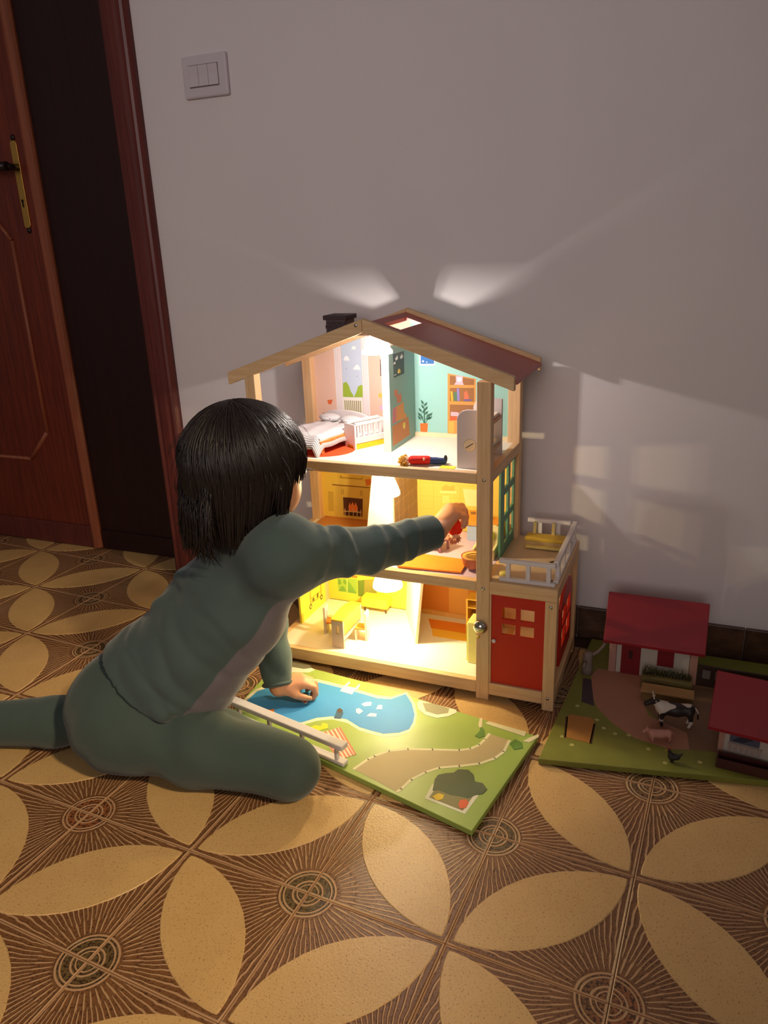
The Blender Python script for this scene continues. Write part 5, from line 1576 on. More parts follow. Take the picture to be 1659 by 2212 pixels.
barn = thing('toy_barn', (-0.03, 1.43, FT), 'toy barn with crimson roof and red door behind the toy manger', 'barn')
gable('barn', barn, -0.098, 0.036, 1.392, 1.478, FT + 0.0002, 0.092, 0.158, 0.026, plas, 0.010)
for xa in (-0.112, 0.037):
    MB().box(xa, xa + 0.0135, 1.388, 1.482, FT + 0.0002, 0.086).build('corner_board', pinkb, barn, bevel=0.0008)
dr = MB().box(-0.089, -0.053, 1.3895, 1.392, FT + 0.0004, 0.074).build('door', P_('barn_door_red', (120, 18, 26), 0.5), barn)
MB().box(-0.075, -0.068, 1.3885, 1.3895, 0.046, 0.064).build('door_grille', P_('barn_door_dark', (60, 12, 16), 0.6), dr)
MB().box(-0.022, 0.008, 1.3895, 1.392, 0.040, 0.078).build('window_shutter', P_('barn_door_red', (120, 18, 26), 0.5), barn)
shed = thing('toy_shed', (0.14, 1.21, FT), 'smaller toy shed with crimson roof at the right edge of the picture', 'shed')
gable('shed', shed, 0.092, 0.205, 1.172, 1.258, FT + 0.0002, 0.076, 0.138, 0.018, plas, 0.010)
MB().box(0.0915, 0.100, 1.1695, 1.172, FT + 0.0004, 0.074).build('corner_board', pinkb, shed)
win = MB().box(0.108, 0.152, 1.1697, 1.172, 0.044, 0.066).build('shutter_window', P_('shed_window_blue', (82, 82, 98), 0.5), shed)
MB().prism([(0.112, 0.047), (0.128, 0.047), (0.142, 0.056), (0.136, 0.060), (0.120, 0.055)], 'y', 1.1694, 1.1697).build('printed_horse', P_('print_dark_blue', (46, 46, 60), 0.6), win)
b = MB()
for k in range(6):
    b.box(0.107 + k * 0.0085, 0.1125 + k * 0.0085, 1.1700, 1.1719, 0.018, 0.040)
b.box(0.106, 0.157, 1.1698, 1.1719, 0.0385, 0.0415)
b.build('printed_paling', P_('shed_paling', (170, 146, 136), 0.6), shed)
shed.rotation_euler = (0, 0, math.radians(-7))
trough = thing('toy_trough', (0.125, 1.148, FT), 'dark brown toy trough in front of the small shed', 'trough')
tm = P_('trough_brown', (72, 32, 28), 0.5)
MB().box(0.086, 0.166, 1.1360, 1.1385, FT + 0.0002, 0.028).box(0.086, 0.166, 1.1555, 1.158, FT + 0.0002, 0.028).box(0.086, 0.0885, 1.1385, 1.1555, FT + 0.0002, 0.028).box(0.1635, 0.166, 1.1385, 1.1555, FT + 0.0002, 0.028).box(0.0885, 0.1635, 1.1385, 1.1555, FT + 0.0002, 0.0135).build('box', tm, trough)
trough.rotation_euler = (0, 0, math.radians(-5))
trough.location.y += 0.004
fence = thing('toy_fence', (0.14, 1.39, FT), 'dark brown toy fence with square openings behind the small shed', 'fence')
fm = P_('fence_dark', (58, 36, 28), 0.6)
MB().box(0.052, 0.240, 1.388, 1.393, 0.047, 0.0545).build('rail', fm, fence)
MB().box(0.052, 0.240, 1.388, 1.393, FT + 0.0002, 0.027).build('rail', fm, fence)
for k in range(9):
    MB().box(0.052 + k * 0.0224, 0.0605 + k * 0.0224, 1.3885, 1.3925, 0.027, 0.047).build('fence_post', fm, fence)
MB().box(0.0605, 0.2395, 1.3900, 1.3915, 0.0275, 0.0465).build('backing', P_('fence_backing_grey', (132, 116, 112), 0.6), fence, label='grey board seen through the openings')
bench = thing('toy_manger', (0.003, 1.325, FT), 'brown toy manger with hay in front of the barn', 'manger')
MB().box(-0.042, 0.046, 1.304, 1.326, FT + 0.0002, 0.030).build('front_box', P_('manger_brown', (122, 92, 52), 0.6), bench, bevel=0.001)
MB().box(-0.044, 0.048, 1.300, 1.330, 0.0302, 0.034).build('lid', P_('manger_rim', (170, 132, 84), 0.6), bench, bevel=0.001)
plant = thing('toy_planter', (0.0, 1.36, FT), 'toy planter with a row of dark green sprigs under the barn window', 'planter')
MB().box(-0.047, 0.044, 1.346, 1.372, FT + 0.0002, 0.036).build('box', P_('planter_olive', (112, 96, 54), 0.6), plant, bevel=0.001)
rnd = random.Random(5)
spm = P_('sprig_green', (58, 56, 30), 0.7)
for k in range(15):
    b = MB()
    x_ = -0.043 + k * 0.0058
    for m_ in range(4):
        b.tube([(x_, 1.359, 0.0358), (x_ + rnd.uniform(-.004, .004), 1.359 + rnd.uniform(-.006, .006), 0.043), (x_ + rnd.uniform(-.007, .007), 1.359 + rnd.uniform(-.01, .01), 0.045 + rnd.uniform(0, .008))], [0.0012, 0.0013, 0.0004], 5)
    b.build('sprig', spm, plant)
post = thing('toy_water_pump', (-0.150, 1.368, FT), 'grey toy water pump at the back left of the farm board', 'pump')
pm = P_('pump_grey', (128, 112, 104), 0.6)
MB().lathe([(0.011, 0), (0.0105, 0.012), (0.009, 0.030), (0.0095, 0.042), (0.007, 0.047), (0.001, 0.048)], (-0.150, 1.368, FT + 0.0002), 18).build('body', pm, post)
MB().tube([(-0.146, 1.370, 0.050), (-0.134, 1.376, 0.056), (-0.124, 1.381, 0.068), (-0.120, 1.383, 0.076)], [0.004, 0.0035, 0.003, 0.003], 10).build('handle', pm, post)
MB().tube([(-0.152, 1.360, 0.040), (-0.154, 1.352, 0.040), (-0.155, 1.347, 0.034)], [0.003, 0.003, 0.0026], 10).build('spout', pm, post)


def animal(root, c, yaw, L, mat, head_col, legs=0.5, name='body', snout=1.0, h=0.0012, horns=False):
    cs, sn = math.cos(yaw), math.sin(yaw)

    def P(f, s, z):
        return (c[0] + L * (f * cs - s * sn), c[1] + L * (f * sn + s * cs), c[2] + L * z)
    lo = np.array(c) - np.array((L * 1.15, L * 1.15, 0.004))
    hi = np.array(c) + np.array((L * 1.15, L * 1.15, L * 1.25))
    s = SDF(lo, hi, h)
    zb = legs + 0.14
    s.cap(P(0.30, 0, zb + .02), P(-0.05, 0, zb - .02), L * 0.185, L * 0.175, k=L * 0.08)
    s.cap(P(-0.05, 0, zb - .02), P(-0.36, 0, zb + .01), L * 0.17, L * 0.165, k=L * 0.08)
    for f0, s0 in ((0.30, 0.10), (0.30, -0.10), (-0.38, 0.10), (-0.38, -0.10)):
        kf = f0 + (0.02 if f0 > 0 else -0.05)
        s.cap(P(f0, s0, zb - 0.05), P(kf, s0, legs * 0.52), L * 0.085, L * 0.05, k=L * 0.05)
        s.cap(P(kf, s0, legs * 0.52), P(f0 + 0.0, s0, 0.045), L * 0.048, L * 0.042, k=L * 0.03)
    s.cap(P(0.36, 0, zb + 0.08), P(0.52, 0, zb + 0.20), L * 0.12, L * 0.09, k=L * 0.06)
    s.cap(P(0.53, 0, zb + 0.22), P(0.53 + 0.20 * snout, 0, zb + 0.10), L * 0.085, L * 0.06, k=L * 0.04)
    for sd in (-1, 1):
        s.cap(P(0.52, sd * 0.07, zb + 0.27), P(0.50, sd * 0.17, zb + 0.28), L * 0.035, L * 0.022, k=L * 0.02)
    s.build('body', mat, root, 1)
    MB().tube([P(-0.52, 0, zb + .08), P(-0.60, 0, zb - .05), P(-0.61, 0, zb - .25)], [L * .022, L * .016, L * .026], 8).build('tail', mat, root)
    if horns:
        for sd in (-1, 1):
            MB().tube([P(0.54, sd * .05, zb + .29), P(0.55, sd * .12, zb + .36), P(0.57, sd * .12, zb + .44)], [L * .026, L * .020, L * .008], 8).build('horn', P_('horn_pale', (206, 190, 170), 0.5), root)
    for sd in (-1, 1):
        MB().ell(P(0.60, sd * 0.075, zb + 0.22), (L * .014,) * 3, 8, 6).build('eye', black, root)


cm = NT('cow_patches')
v = cm.coords('Object')
cm.t.links.new(cm.mix(cm.step(cm.noise(v, 48, 0.0), 0.50, 0.53), lin((206, 192, 180)), lin((38, 28, 26))), cm.b.inputs['Base Color'])
cm.b.inputs['Roughness'].default_value = 0.5
cow = thing('toy_cow', (0.016, 1.236, FT), 'black and white patched toy cow on the farm board', 'cow')
animal(cow, (0.016, 1.240, FT + 0.0003), math.radians(190), 0.066, cm.m, None, legs=0.36, horns=True)
pig = thing('toy_pig', (-0.008, 1.186, FT), 'small pink toy pig in front of the toy cow', 'pig')
animal(pig, (-0.004, 1.186, FT + 0.0003), math.radians(200), 0.040, P_('pig_pink', (196, 136, 120), 0.5), None, legs=0.22, snout=0.8, h=0.0008)
hen = thing('toy_hen', (0.022, 1.134, FT), 'tiny black toy hen near the front edge of the farm board', 'hen')
s = SDF((-0.002, 1.112, FT - 0.002), (0.046, 1.156, FT + 0.034), 0.0007)
s.cap((0.018, 1.134, FT + .010), (0.026, 1.134, FT + .011), 0.0062, 0.005, k=0.003).cap((0.026, 1.134, FT + .012), (0.034, 1.134, FT + .019), 0.0034, 0.0012, k=0.003).cap((0.017, 1.134, FT + .012), (0.013, 1.134, FT + .021), 0.0036, 0.0030, k=0.003)
for sd in (-0.0025, 0.0025):
    s.cap((0.020, 1.134 + sd, FT + .007), (0.020, 1.134 + sd, FT + .0012), 0.0012, k=0.001)
    s.cap((0.021, 1.134 + sd, FT + .0012), (0.0165, 1.134 + sd, FT + .0012), 0.0011, k=0.001)
s.build('body', P_('hen_black', (40, 34, 28), 0.6), hen, 1)
MB().tube([(0.0102, 1.134, FT + .0205), (0.0078, 1.134, FT + .0198)], [0.0012, 0.0002], 6).build('beak', P_('beak_yellow', (206, 150, 50), 0.5), hen)
MB().prism([(0.0115, FT + .0235), (0.0150, FT + .0240), (0.0145, FT + .0265), (0.0132, FT + .0252), (0.0122, FT + .0262)], 'y', 1.1334, 1.1346).build('comb', P_('comb_red', (170, 30, 24), 0.5), hen)

# ------------------------------------------------------------------ the child
V = lambda *a: np.array(a, float)


def nrm(v):
    return v / np.linalg.norm(v)


child = thing('person', (-0.80, 0.90, 0), 'child with dark hair in dark green sweatshirt and trousers kneeling, reaching into the dollhouse', 'person')
skin = NT('skin')
v = skin.coords('Object')
skin.t.links.new(skin.mix(skin.noise(v, 60), lin((206, 142, 104)), lin((220, 158, 120))), skin.b.inputs['Base Color'])
skin.b.inputs['Roughness'].default_value = 0.5
skin.b.inputs['Subsurface Weight'].default_value = 0.12
skin.b.inputs['Subsurface Radius'].default_value = (0.02, 0.008, 0.004)
skin.b.inputs['Subsurface Scale'].default_value = 0.3
skin.bump(skin.noise(v, 500, 2.0), 0.05)
skin = skin.m


def cloth(name, c1, c2):
    n = NT(name)
    v = n.coords('Object')
    n.t.links.new(n.mix(n.noise(v, 22, 4.0), lin(c1), lin(c2)), n.b.inputs['Base Color'])
    n.b.inputs['Roughness'].default_value = 0.95
    n.b.inputs['Specular IOR Level'].default_value = 0.15
    n.b.inputs['Sheen Weight'].default_value = 0.25
    n.b.inputs['Sheen Roughness'].default_value = 0.45
    n.bump(n.op('ADD', n.noise(v, 900, 2.0), n.op('MULTIPLY', n.noise(v, 70, 3.0), 1.2)), 0.22, 0.0012)
    return n.m


def two_tone(m, p, nrmv):
    """grey front panel of the sweatshirt: everything in front of the side seam, below the sleeves"""
    t = m.node_tree
    b = t.nodes['Principled BSDF']
    base = b.inputs['Base Color'].links[0].from_socket
    g = t.nodes.new('ShaderNodeNewGeometry')
    sub = t.nodes.new('ShaderNodeVectorMath'); sub.operation = 'SUBTRACT'; sub.inputs[1].default_value = p
    dot = t.nodes.new('ShaderNodeVectorMath'); dot.operation = 'DOT_PRODUCT'; dot.inputs[1].default_value = nrmv
    sep = t.nodes.new('ShaderNodeSeparateXYZ')
    t.links.new(g.outputs['Position'], sub.inputs[0]); t.links.new(sub.outputs[0], dot.inputs[0]); t.links.new(g.outputs['Position'], sep.inputs[0])

    def rng(v, a, c):
        n = t.nodes.new('ShaderNodeMapRange'); t.links.new(v, n.inputs[0]); n.inputs[1].default_value = a; n.inputs[2].default_value = c
        return n.outputs[0]

    def mul(a, c):
        n = t.nodes.new('ShaderNodeMath'); n.operation = 'MULTIPLY'; t.links.new(a, n.inputs[0]); t.links.new(c, n.inputs[1])
        return n.outputs[0]
    f = mul(mul(rng(dot.outputs['Value'], -.0015, .0015), rng(sep.outputs[2], .318, .314)), rng(sep.outputs[1], 1.048, 1.044))
    mx = t.nodes.new('ShaderNodeMix'); mx.data_type = 'RGBA'
    t.links.new(f, mx.inputs[0]); t.links.new(base, mx.inputs[6]); mx.inputs[7].default_value = lin((104, 98, 106))
    t.links.new(mx.outputs[2], b.inputs['Base Color'])


green_top = cloth('sweatshirt_dark_green', (66, 80, 80), (72, 86, 86))
green_leg = cloth('trousers_dark_green', (66, 79, 75), (72, 85, 81))

two_tone(green_top, (-0.569, 0.93, 0.32), (0.381, 0.663, -0.643))
HC = V(-0.642, 0.985, 0.506)
az, pit = math.radians(62), math.radians(12)
hf = V(math.cos(az) * math.cos(pit), math.sin(az) * math.cos(pit), -math.sin(pit))
hr = nrm(np.cross(hf, V(0, 0, 1)))
hu = np.cross(hr, hf)
HR = np.array([hf, hr, hu])


def hp(f, r, u):
    return HC + hf * f + hr * r + hu * u


T0, T1, T2, T3 = V(-0.850, 0.875, 0.105), V(-0.765, 0.922, 0.175), V(-0.700, 0.962, 0.262), V(-0.640, 0.990, 0.352)
NK = V(-0.632, 0.988, 0.405)
SR, ER, WR = V(-0.572, 0.945, 0.382), V(-0.490, 1.085, 0.345), V(-0.410, 1.212, 0.342)
SL_, EL, WL = V(-0.722, 1.035, 0.350), V(-0.735, 1.140, 0.190), V(-0.690, 1.085, 0.040)
wv = nrm(V(0.87, -0.5, 0))
HPR, KR, AR = V(-0.838, 0.838, 0.078), V(-0.546, 0.870, 0.047), V(-0.790, 0.950, 0.042)
HPL, KL, AL = V(-0.850, 0.920, 0.090), V(-0.800, 0.952, 0.054), V(-1.010, 0.845, 0.046)
FL = V(-1.160, 0.790, 0.034)
FR = V(-0.900, 0.965, 0.030)


def rotv(v, axis, a):
    axis = nrm(axis)
    return v * math.cos(a) + np.cross(axis, v) * math.sin(a) + axis * (axis @ v) * (1 - math.cos(a))


def hand(s, W, f, up, thumb_sign, curls, spread, thumb_curl=0.5, sc=1.0, thumb_drop=0.35):
    """palm, four unequal bent fingers and a thumb; returns finger tips"""
    f = nrm(f)
    n = nrm(up - (up @ f) * f)
    left = np.cross(n, f) * thumb_sign            # thumb side
    tips = []
    offs = [0.0175, 0.0060, -0.0055, -0.0160]
    lens = [(0.0205, 0.0135, 0.0110), (0.0225, 0.0150, 0.0115), (0.0205, 0.0140, 0.0110), (0.0160, 0.0110, 0.0095)]
    palm = [0.047, 0.049, 0.046, 0.041]
    for i in range(4):
        base = W + left * offs[i] * 0.55 * sc
        kn = W + f * palm[i] * sc + left * offs[i] * sc + n * (0.003 if i in (1, 2) else 0.0)
        s.cap(base, kn, 0.0115 * sc, 0.0082 * sc, k=0.010)
        d = nrm(f + left * spread * offs[i] * 20)
        p = kn
        rad = (0.0073, 0.0066, 0.0060, 0.0052)
        for j in range(3):
            d = rotv(d, left, curls[i][j] * thumb_sign)
            q = p + d * lens[i][j] * sc
            s.cap(p, q, rad[j] * sc * (0.9 if i == 3 else 1), rad[j + 1] * sc * (0.9 if i == 3 else 1), k=0.0022)
            p = q
        tips.append(p)
    t0 = W + f * 0.014 * sc + left * 0.013 * sc - n * 0.004
    d = nrm(left * 0.75 + f * 0.75 - n * thumb_drop)
    t1 = t0 + d * 0.020 * sc
    s.cap(t0, t1, 0.0105 * sc, 0.0080 * sc, k=0.008)
    d = rotv(d, n, -thumb_curl * thumb_sign)
    t2 = t1 + d * 0.016 * sc
    s.cap(t1, t2, 0.0078 * sc, 0.0066 * sc, k=0.003)
    d = rotv(d, n, -thumb_curl * thumb_sign)
    t3 = t2 + d * 0.013 * sc
    s.cap(t2, t3, 0.0064 * sc, 0.0052 * sc, k=0.002)
    tips.append(t3)
    return tips


# body: one continuous surface from head to feet
s = SDF((-1.22, 0.70, 0.0), (-0.30, 1.36, 0.66), 0.0032)
for a, b_, ra_, rb_ in ((T0, T1, .085, .078), (T1, T2, .078, .066), (T2, T3, .066, .060)):
    for sg in (-1, 1):
        s.cap(a + wv * sg * .028, b_ + wv * sg * .028, ra_ - .012, rb_ - .012, k=0.03)
s.cap(T3, NK, .045, .032, k=0.03)
s.cap(NK, HC - hu * 0.03 - hf * 0.01, .033, .036, k=0.02)
s.cap(T3 + V(0, 0, .01), SR, .040, .034, k=0.02).cap(SR, ER, .030, .024, k=.012).cap(ER, WR, .024, .0185, k=.01)
s.cap(T3 + V(0, 0, .0), SL_, .040, .034, k=0.02).cap(SL_, EL, .030, .024, k=.012).cap(EL, WL, .024, .0185, k=.01)
s.cap(T0, HPR, .07, .055, k=.02).cap(HPR, KR, .048, .036, k=.015).cap(KR, AR, .038, .024, k=.01).cap(AR, FR, .022, .018, k=.01)
s.cap(T0, HPL, .07, .055, k=.02).cap(HPL, KL, .048, .038, k=.015).cap(KL, AL, .036, .024, k=.01).cap(AL, FL, .023, .017, k=.01)
# head
s.ell(HC + hu * 0.012 - hf * 0.004, (0.086, 0.072, 0.082), HR, k=0.02)
s.ell(hp(0.030, 0, -0.028), (0.052, 0.058, 0.056), HR, k=0.025)
for sg in (-1, 1):
    s.ell(hp(0.040, sg * 0.033, -0.034), (0.032, 0.029, 0.034), HR, k=0.015)      # full cheeks
    s.ell(hp(0.000, sg * 0.072, -0.008), (0.013, 0.006, 0.020), HR, k=0.006)      # ears
    s.ell(hp(0.086, sg * 0.031, 0.004), (0.010, 0.016, 0.010), HR, k=0.01, sub=True)   # eye sockets
s.ell(hp(0.062, 0, -0.070), (0.022, 0.024, 0.017), HR, k=0.014)                   # chin
s.cap(hp(0.080, 0, 0.002), hp(0.093, 0, -0.022), .0065, .0085, k=.010)            # nose
for sg in (-1, 1):
    s.cap(hp(0.086, sg * 0.007, -0.024), hp(0.086, sg * .008, -0.026), .005, k=.004)
s.cap(hp(0.083, -.011, -0.045), hp(0.083, .011, -0.045), .0052, k=.005)           # lips
s.cap(hp(0.081, -.009, -0.0535), hp(0.081, .009, -0.0535), .0055, k=.004)
fR = V(0.42, 0.55, 0.58)
upR = V(-0.35, -0.35, 0.85)
tipsR = hand(s, WR, fR, upR, 1, [(0.75, 1.15, 0.75), (0.80, 1.15, 0.75), (0.85, 1.2, 0.8), (0.95, 1.2, 0.8)], 0.35, 0.55, 1.06, 1.0)
fL = V(0.80, 0.62, 0.10)
upL = V(0.0, 0.0, 1.0)
tipsL = hand(s, WL, fL, upL, -1, [(0.55, 1.0, 0.75), (0.55, 1.05, 0.8), (0.6, 1.1, 0.8), (0.7, 1.1, 0.8)], 0.35, 0.35, 1.0, 0.45)
body = s.build('body', skin, child, 1)
for sg in (-1, 1):
    e = hp(0.0745, sg * 0.031, 0.003)
    eye = MB().ell(tuple(e), (0.0115,) * 3, 18, 12).build('eye', P_('eye_white', (236, 232, 226), 0.2), child)
    MB().ell(tuple(e + hf * 0.0082), (0.0052,) * 3, 14, 10).build('iris', P_('iris_brown', (52, 30, 20), 0.15), eye)

# trousers
s = SDF((-1.22, 0.70, 0.0), (-0.46, 1.10, 0.26), 0.0036)
s.cap(T0 + V(-0.004, 0, -0.004), T1, .098, .088, k=.03)
s.ell((-0.862, 0.845, 0.088), (0.088, 0.072, 0.084), k=.04)
s.cap(HPR + V(-.01, .002, .002), V(-0.70, 0.850, 0.063), .073, .060, k=.03).cap(V(-0.70, 0.850, 0.063), KR, .060, .0470, k=.02)
s.cap(KR, AR, .043, .036, k=.02)
s.cap(HPL, KL, .066, .056, k=.03).cap(KL, AL, .050, .0435, k=.02).cap(AL, V(-1.13, 0.80, 0.044), .0435, .040, k=.012)
s.warp(lambda X, Y, Z: 0.0022 * np.sin(70 * X + 45 * Z + 20 * Y) * np.exp(-((X + 0.72) / 0.07) ** 2) + 0.0016 * np.sin(95 * X - 60 * Z) * np.exp(-((X + 0.90) / 0.06) ** 2) + 0.0010 * np.sin(38 * X + 30 * Y))
s.cut((0, 0, 0.0035), (0, 0, -1))
s.build('trousers', green_leg, child, 2)
MB().tube([(-1.128, 0.801, 0.044), (-1.160, 0.790, 0.040), (-1.205, 0.775, 0.034)], [0.034, 0.031, 0.020], 18).build('sock', P_('sock_grey', (58, 66, 64), 0.9), child)

# sweatshirt
s = SDF((-1.02, 0.72, 0.0), (-0.34, 1.28, 0.50), 0.0036)
w2 = nrm(V(0.80, -0.60, 0))
s.cap(V(-0.830, 0.886, 0.128), T1 + V(0, 0, .0), .104, .098, k=.03)
for sg in (-1, 1):
    s.cap(T1 + w2 * sg * .022, T2 + wv * sg * .030, .084, .077, k=.04)
    s.cap(T2 + wv * sg * .030, T3 + wv * sg * .034, .077, .060, k=.03)
s.cap(T3, NK + V(0, 0, -.012), .060, .041, k=.03)
s.cap(T3 + wv * .02 + V(0, 0, .012), SR, .052, .046, k=.05).cap(SR, ER, .0470, .0385, k=.045).cap(NK + V(0, 0, -.018), SR + V(0, 0, .012), .036, .034, k=.05).cap(ER, WR, .0385, .0310, k=.012)
s.cap(T3 - wv * .03, SL_, .052, .047, k=.02).cap(SL_, EL, .047, .038, k=.02).cap(EL, WL, .038, .0315, k=.012)
fw = nrm(WR - ER)
fl_ = nrm(WL - EL)
# folds: round the sleeve, across the back
for t, amp, tw in ((0.30, .006, .3), (0.62, .0055, -.4), (1.04, .0065, .5), (1.30, .0045, -.3), (1.55, .0035, .2)):
    a, c = (SR, ER) if t < 1 else (ER, WR)
    tt = t if t < 1 else t - 1
    p = a + (c - a) * tt
    ax = nrm(c - a)
    e1 = nrm(np.cross(ax, V(0, 0, 1)))
    e2 = np.cross(e1, ax)
    r0 = .0485 + (.0385 - .0485) * tt if t < 1 else .0385 + (.031 - .0385) * tt
    prev = None
    for k in range(8):
        th = -0.9 + k * 0.38
        q = p + (e1 * math.cos(th) + e2 * math.sin(th)) * (r0 - .003) + ax * tw * .03 * (k - 3.5) / 3.5
        if prev is not None:
            s.cap(prev, q, amp, amp * .8, k=.012)
        prev = q
for p0, p1, p2, r0 in ((V(-0.845, .838, .170), V(-0.790, .818, .152), V(-0.735, .815, .140), .0065), (V(-0.815, .872, .225), V(-0.770, .855, .215), V(-0.70, .85, .20), .006),
                       (V(-0.790, .900, .283), V(-0.745, .888, .275), V(-0.66, .88, .27), .005), (V(-0.765, .935, .325), V(-0.72, .918, .325), V(-0.65, .90, .33), .005)):
    for a, c in ((p0, p1), (p1, p2)):
        s.cap(a, c, r0, r0 * .8, k=.030)
s.warp(lambda X, Y, Z: 0.0022 * np.sin(60 * Z + 42 * X + 16 * Y) * np.exp(-((Z - 0.24) / 0.09) ** 2) + 0.0012 * np.sin(90 * Z - 50 * X))
ta = nrm(T2 - T0)
for q0, amp, tilt, wd in ((0.075, .0040, .45, .011), (0.118, .0036, .40, .010), (0.160, .0042, .30, .011), (0.205, .0034, .22, .010), (0.245, .0030, .1, .010)):
    s.warp(lambda X, Y, Z, q0=q0, amp=amp, tilt=tilt, wd=wd: amp * np.exp(-((((X - T0[0]) * ta[0] + (Y - T0[1]) * ta[1] + (Z - T0[2]) * ta[2]) - q0 + tilt * ((X - T1[0]) * 0.87 - (Y - T1[1]) * 0.5) + .006 * np.sin(60 * X)) / wd) ** 2) * np.exp(-((X + .80 - .55 * q0) / .085) ** 2) * (Z < 0.345))
# hem: cut along the waist plane, ribbed band below it
hn = nrm(V(-0.62, -0.30, -0.72))
hem = V(-0.797, 0.892, 0.128)
s.warp(lambda X, Y, Z: 0.0032 * np.exp(-((((X - hem[0]) * hn[0] + (Y - hem[1]) * hn[1] + (Z - hem[2]) * hn[2]) + 0.047) / 0.0042) ** 2) * (Z < 0.25) * (X < -0.62))
s.cut(hem + hn * 0.0, hn, box=((-1.02, 0.72, 0.0), (-0.60, 1.10, 0.26)))
# open the cuffs with clean planes and hollow the neck
s.cut(WR - fw * 0.006, fw, box=(WR - 0.05, WR + 0.06))
s.cut(WL - fl_ * 0.004, fl_, box=(WL - 0.05, WL + 0.045))
s.cut((0, 0, 0.0125), (0, 0, -1))
s.build('sweatshirt', green_top, child, 2)


def ring_tube(c, axis, ru, rv, r, name, mat, n=40, u=None):
    axis = nrm(axis)
    e1 = nrm(np.cross(axis, V(0, 0, 1))) if u is None else nrm(u - (u @ axis) * axis)
    e2 = np.cross(axis, e1)
    b = MB()
    pts = [tuple(c + e1 * ru * math.cos(2 * math.pi * k / n) + e2 * rv * math.sin(2 * math.pi * k / n)) for k in range(n + 1)]
    b.tube(pts, r, 8)
    return b.build(name, mat, child)


ring_tube(WR - fw * 0.008, fw, .0275, .0275, .0040, 'cuff', green_top)
ring_tube(WL - fl_ * 0.006, fl_, .0275, .0275, .0038, 'cuff', green_top)
ring_tube(NK + V(0.0, 0, .006), NK - T3, .042, .042, .006, 'collar', green_top)

# hair: a smooth cap with locks combed over it
hair_m = NT('hair_dark')
v = hair_m.coords('Object')
hair_m.t.links.new(hair_m.mix(hair_m.noise(v, 120, 2.0), lin((24, 17, 17)), lin((40, 30, 29))), hair_m.b.inputs['Base Color'])
hair_m.b.inputs['Roughness'].default_value = 0.42
hair_m.b.inputs['Specular IOR Level'].default_value = 0.4
hair_m = hair_m.m
CR = HC + hu * 0.016 - hf * 0.012
RF, RR, RU = 0.100, 0.088, 0.090
s = SDF(tuple(HC - 0.16), tuple(HC + 0.14), 0.0034)
s.ell(CR, (RF - .006, RR - .006, RU - .006), HR, k=.01)
s.ell(hp(-0.030, 0, -0.050), (0.046, 0.058, 0.050), HR, k=.03)
s.ell(hp(0.088, 0, -0.066), (0.066, 0.100, 0.082), HR, k=.006, sub=True)
cap_o = s.build('hair', hair_m, child, 1)
rnd = random.Random(11)
b = MB()


def surf(d, k=1.0):
    d = d / np.linalg.norm(d)
    q = HR @ d
    return CR + d * k / math.sqrt((q[0] / RF) ** 2 + (q[1] / RR) ** 2 + (q[2] / RU) ** 2)


crown = nrm(-hf * 0.35 + hu * 1.0)
c1 = nrm(np.cross(crown, hr))
c2 = np.cross(crown, c1)
for k in range(3400):
    a = rnd.uniform(0, 2 * math.pi)
    st = abs(rnd.gauss(0, 0.55)) + 0.02
    if st > 1.35:
        continue
    rad_dir = c1 * math.cos(a) + c2 * math.sin(a)
    front = float(rad_dir @ hf)
    side_ = abs(float(rad_dir @ hr))
    # how far the lock falls: short fringe in front, chin length at the sides, nape behind
    if front > 0.55:
        hem_u = rnd.uniform(0.005, 0.030)
    elif front > -0.1:
        hem_u = rnd.uniform(-0.075, -0.035) if side_ > 0.6 else rnd.uniform(-0.02, 0.02)
    else:
        hem_u = rnd.uniform(-0.150, -0.085)
    lift = rnd.uniform(0.975, 1.035)
    pts, radii = [], []
    tw = rnd.uniform(-0.25, 0.25)
    ph = st
    steps = 13
    p = None
    for i in range(steps):
        aa = a + tw * i / steps
        rd = c1 * math.cos(aa) + c2 * math.sin(aa)
        d = crown * math.cos(ph) + rd * math.sin(ph)
        if ph < 1.75:
            p = surf(d, lift)
            last = rd
        else:
            inward = 0.0035 if front < 0.2 else 0.001
            p = p + (-hu * 0.8 - V(0, 0, 1) * 0.4) * 0.0125 - last * inward
        pts.append(tuple(p))
        u_, f_ = float((p - HC) @ hu), float((p - HC) @ hf)
        if u_ < hem_u or (f_ > 0.030 and u_ < 0.012 * rnd.random()):
            break
        ph += 0.17 if ph < 1.75 else 0.2
    m_ = len(pts)
    if m_ < 4:
        continue
    r0 = rnd.uniform(0.0008, 0.0019)
    radii = [r0 * (0.5 + 0.9 * math.sin(math.pi * min(0.62, 0.15 + 0.6 * i / m_))) * (1.0 if i < m_ - 3 else (m_ - i) / 4.0) for i in range(m_)]
    b.tube(pts, radii, 4, 0, 0.6)
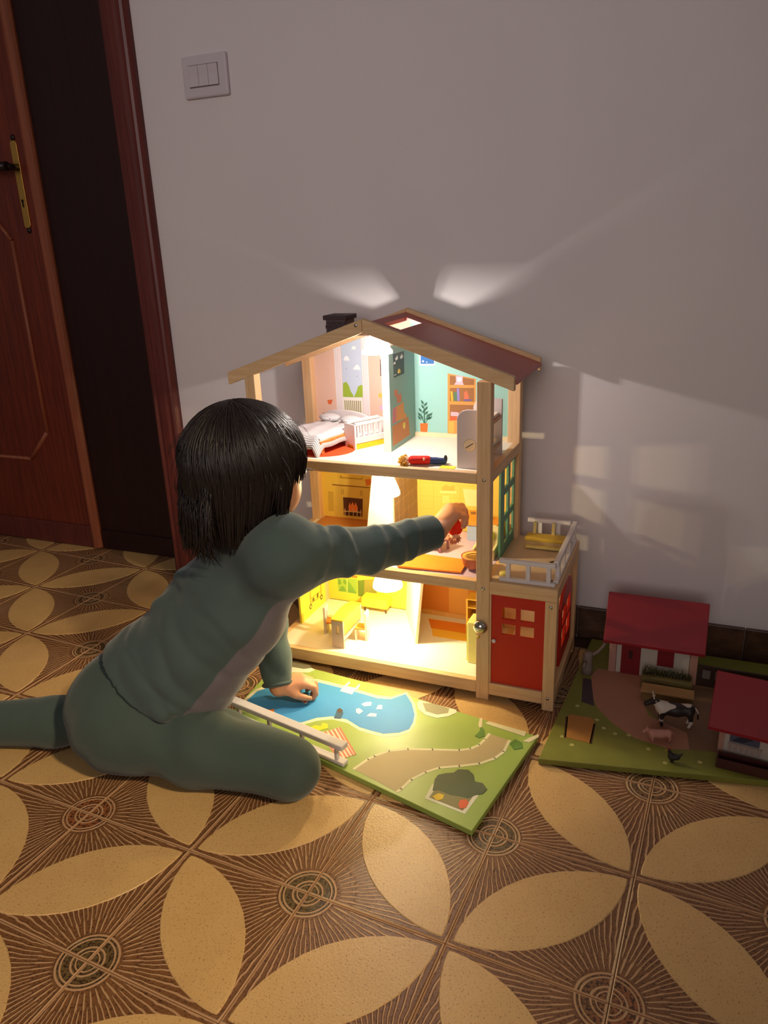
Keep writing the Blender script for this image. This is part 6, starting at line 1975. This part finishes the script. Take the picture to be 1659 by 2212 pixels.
# nape locks lying on the collar
for k in range(700):
    r_ = rnd.uniform(-0.062, 0.045)
    u0 = rnd.uniform(-0.075, 0.015)
    p0 = hp(-0.094 + 0.5 * max(0, abs(r_) - 0.03) + 0.25 * max(0, -0.04 - u0), r_, u0)
    out = -hf * rnd.uniform(.000, .006) + hr * (r_ * .12)
    p1 = p0 - hu * 0.026 + out
    p2 = p1 - hu * 0.022 + V(rnd.uniform(-.003, .003), rnd.uniform(-.003, .003), -.006) + hf * rnd.uniform(.002, .008)
    p3 = p2 + V(rnd.uniform(-.010, .006), rnd.uniform(-.004, .006), rnd.uniform(-.022, -.006)) + hf * rnd.uniform(0, .010)
    r0 = rnd.uniform(.0008, .0017)
    b.tube([tuple(p0), tuple(p1), tuple(p2), tuple(p3)], [r0 * .8, r0 * 1.2, r0, .0003], 4, 0, 0.6)
# flyaway strands
for k in range(90):
    a = rnd.uniform(0, 2 * math.pi)
    d = nrm(crown * rnd.uniform(-.1, .9) + (c1 * math.cos(a) + c2 * math.sin(a)))
    if float(d @ hf) > 0.5:
        continue
    p0 = surf(d, 1.0)
    t_ = nrm(np.cross(np.cross(d, crown), d) * -1.0)
    b.tube([tuple(p0), tuple(p0 + d * .007 + t_ * .015), tuple(p0 + d * .011 + t_ * .030), tuple(p0 + d * .009 + t_ * .045)], [.0005, .0005, .0004, .0002], 3)
b.build('hair_locks', hair_m, child, kind='stuff')
# lashes of the visible eye
b = MB()
for k in range(9):
    t = -1 + k / 4
    p0 = hp(0.083, 0.031 + t * 0.010, 0.006)
    b.tube([tuple(p0), tuple(p0 + hf * 0.007 + hr * t * 0.003 - hu * 0.001), tuple(p0 + hf * 0.011 + hr * t * .005 + hu * 0.001)], [0.0005, 0.0004, 0.0002], 4)
b.build('eyelashes', hair_m, child, kind='stuff')

# the little figure held in the right hand
tip = (tipsR[0] + tipsR[1] + tipsR[4]) / 3
fig = thing('toy_figure', tuple(tip), 'small red toy figure held in the fingers of the reaching hand', 'figure')
mini_person(fig, tuple(tip + V(-0.010, 0.004, -0.036)), tuple(tip + V(-0.004, 0.002, -0.006)), tuple(tip + V(0.0, .002, 0.002)), tuple(tip + V(0.002, .003, 0.008)), ((226, 44, 26), (200, 40, 30)), (0.8, 0.6, 0.0), 0.0011, (214, 150, 120))
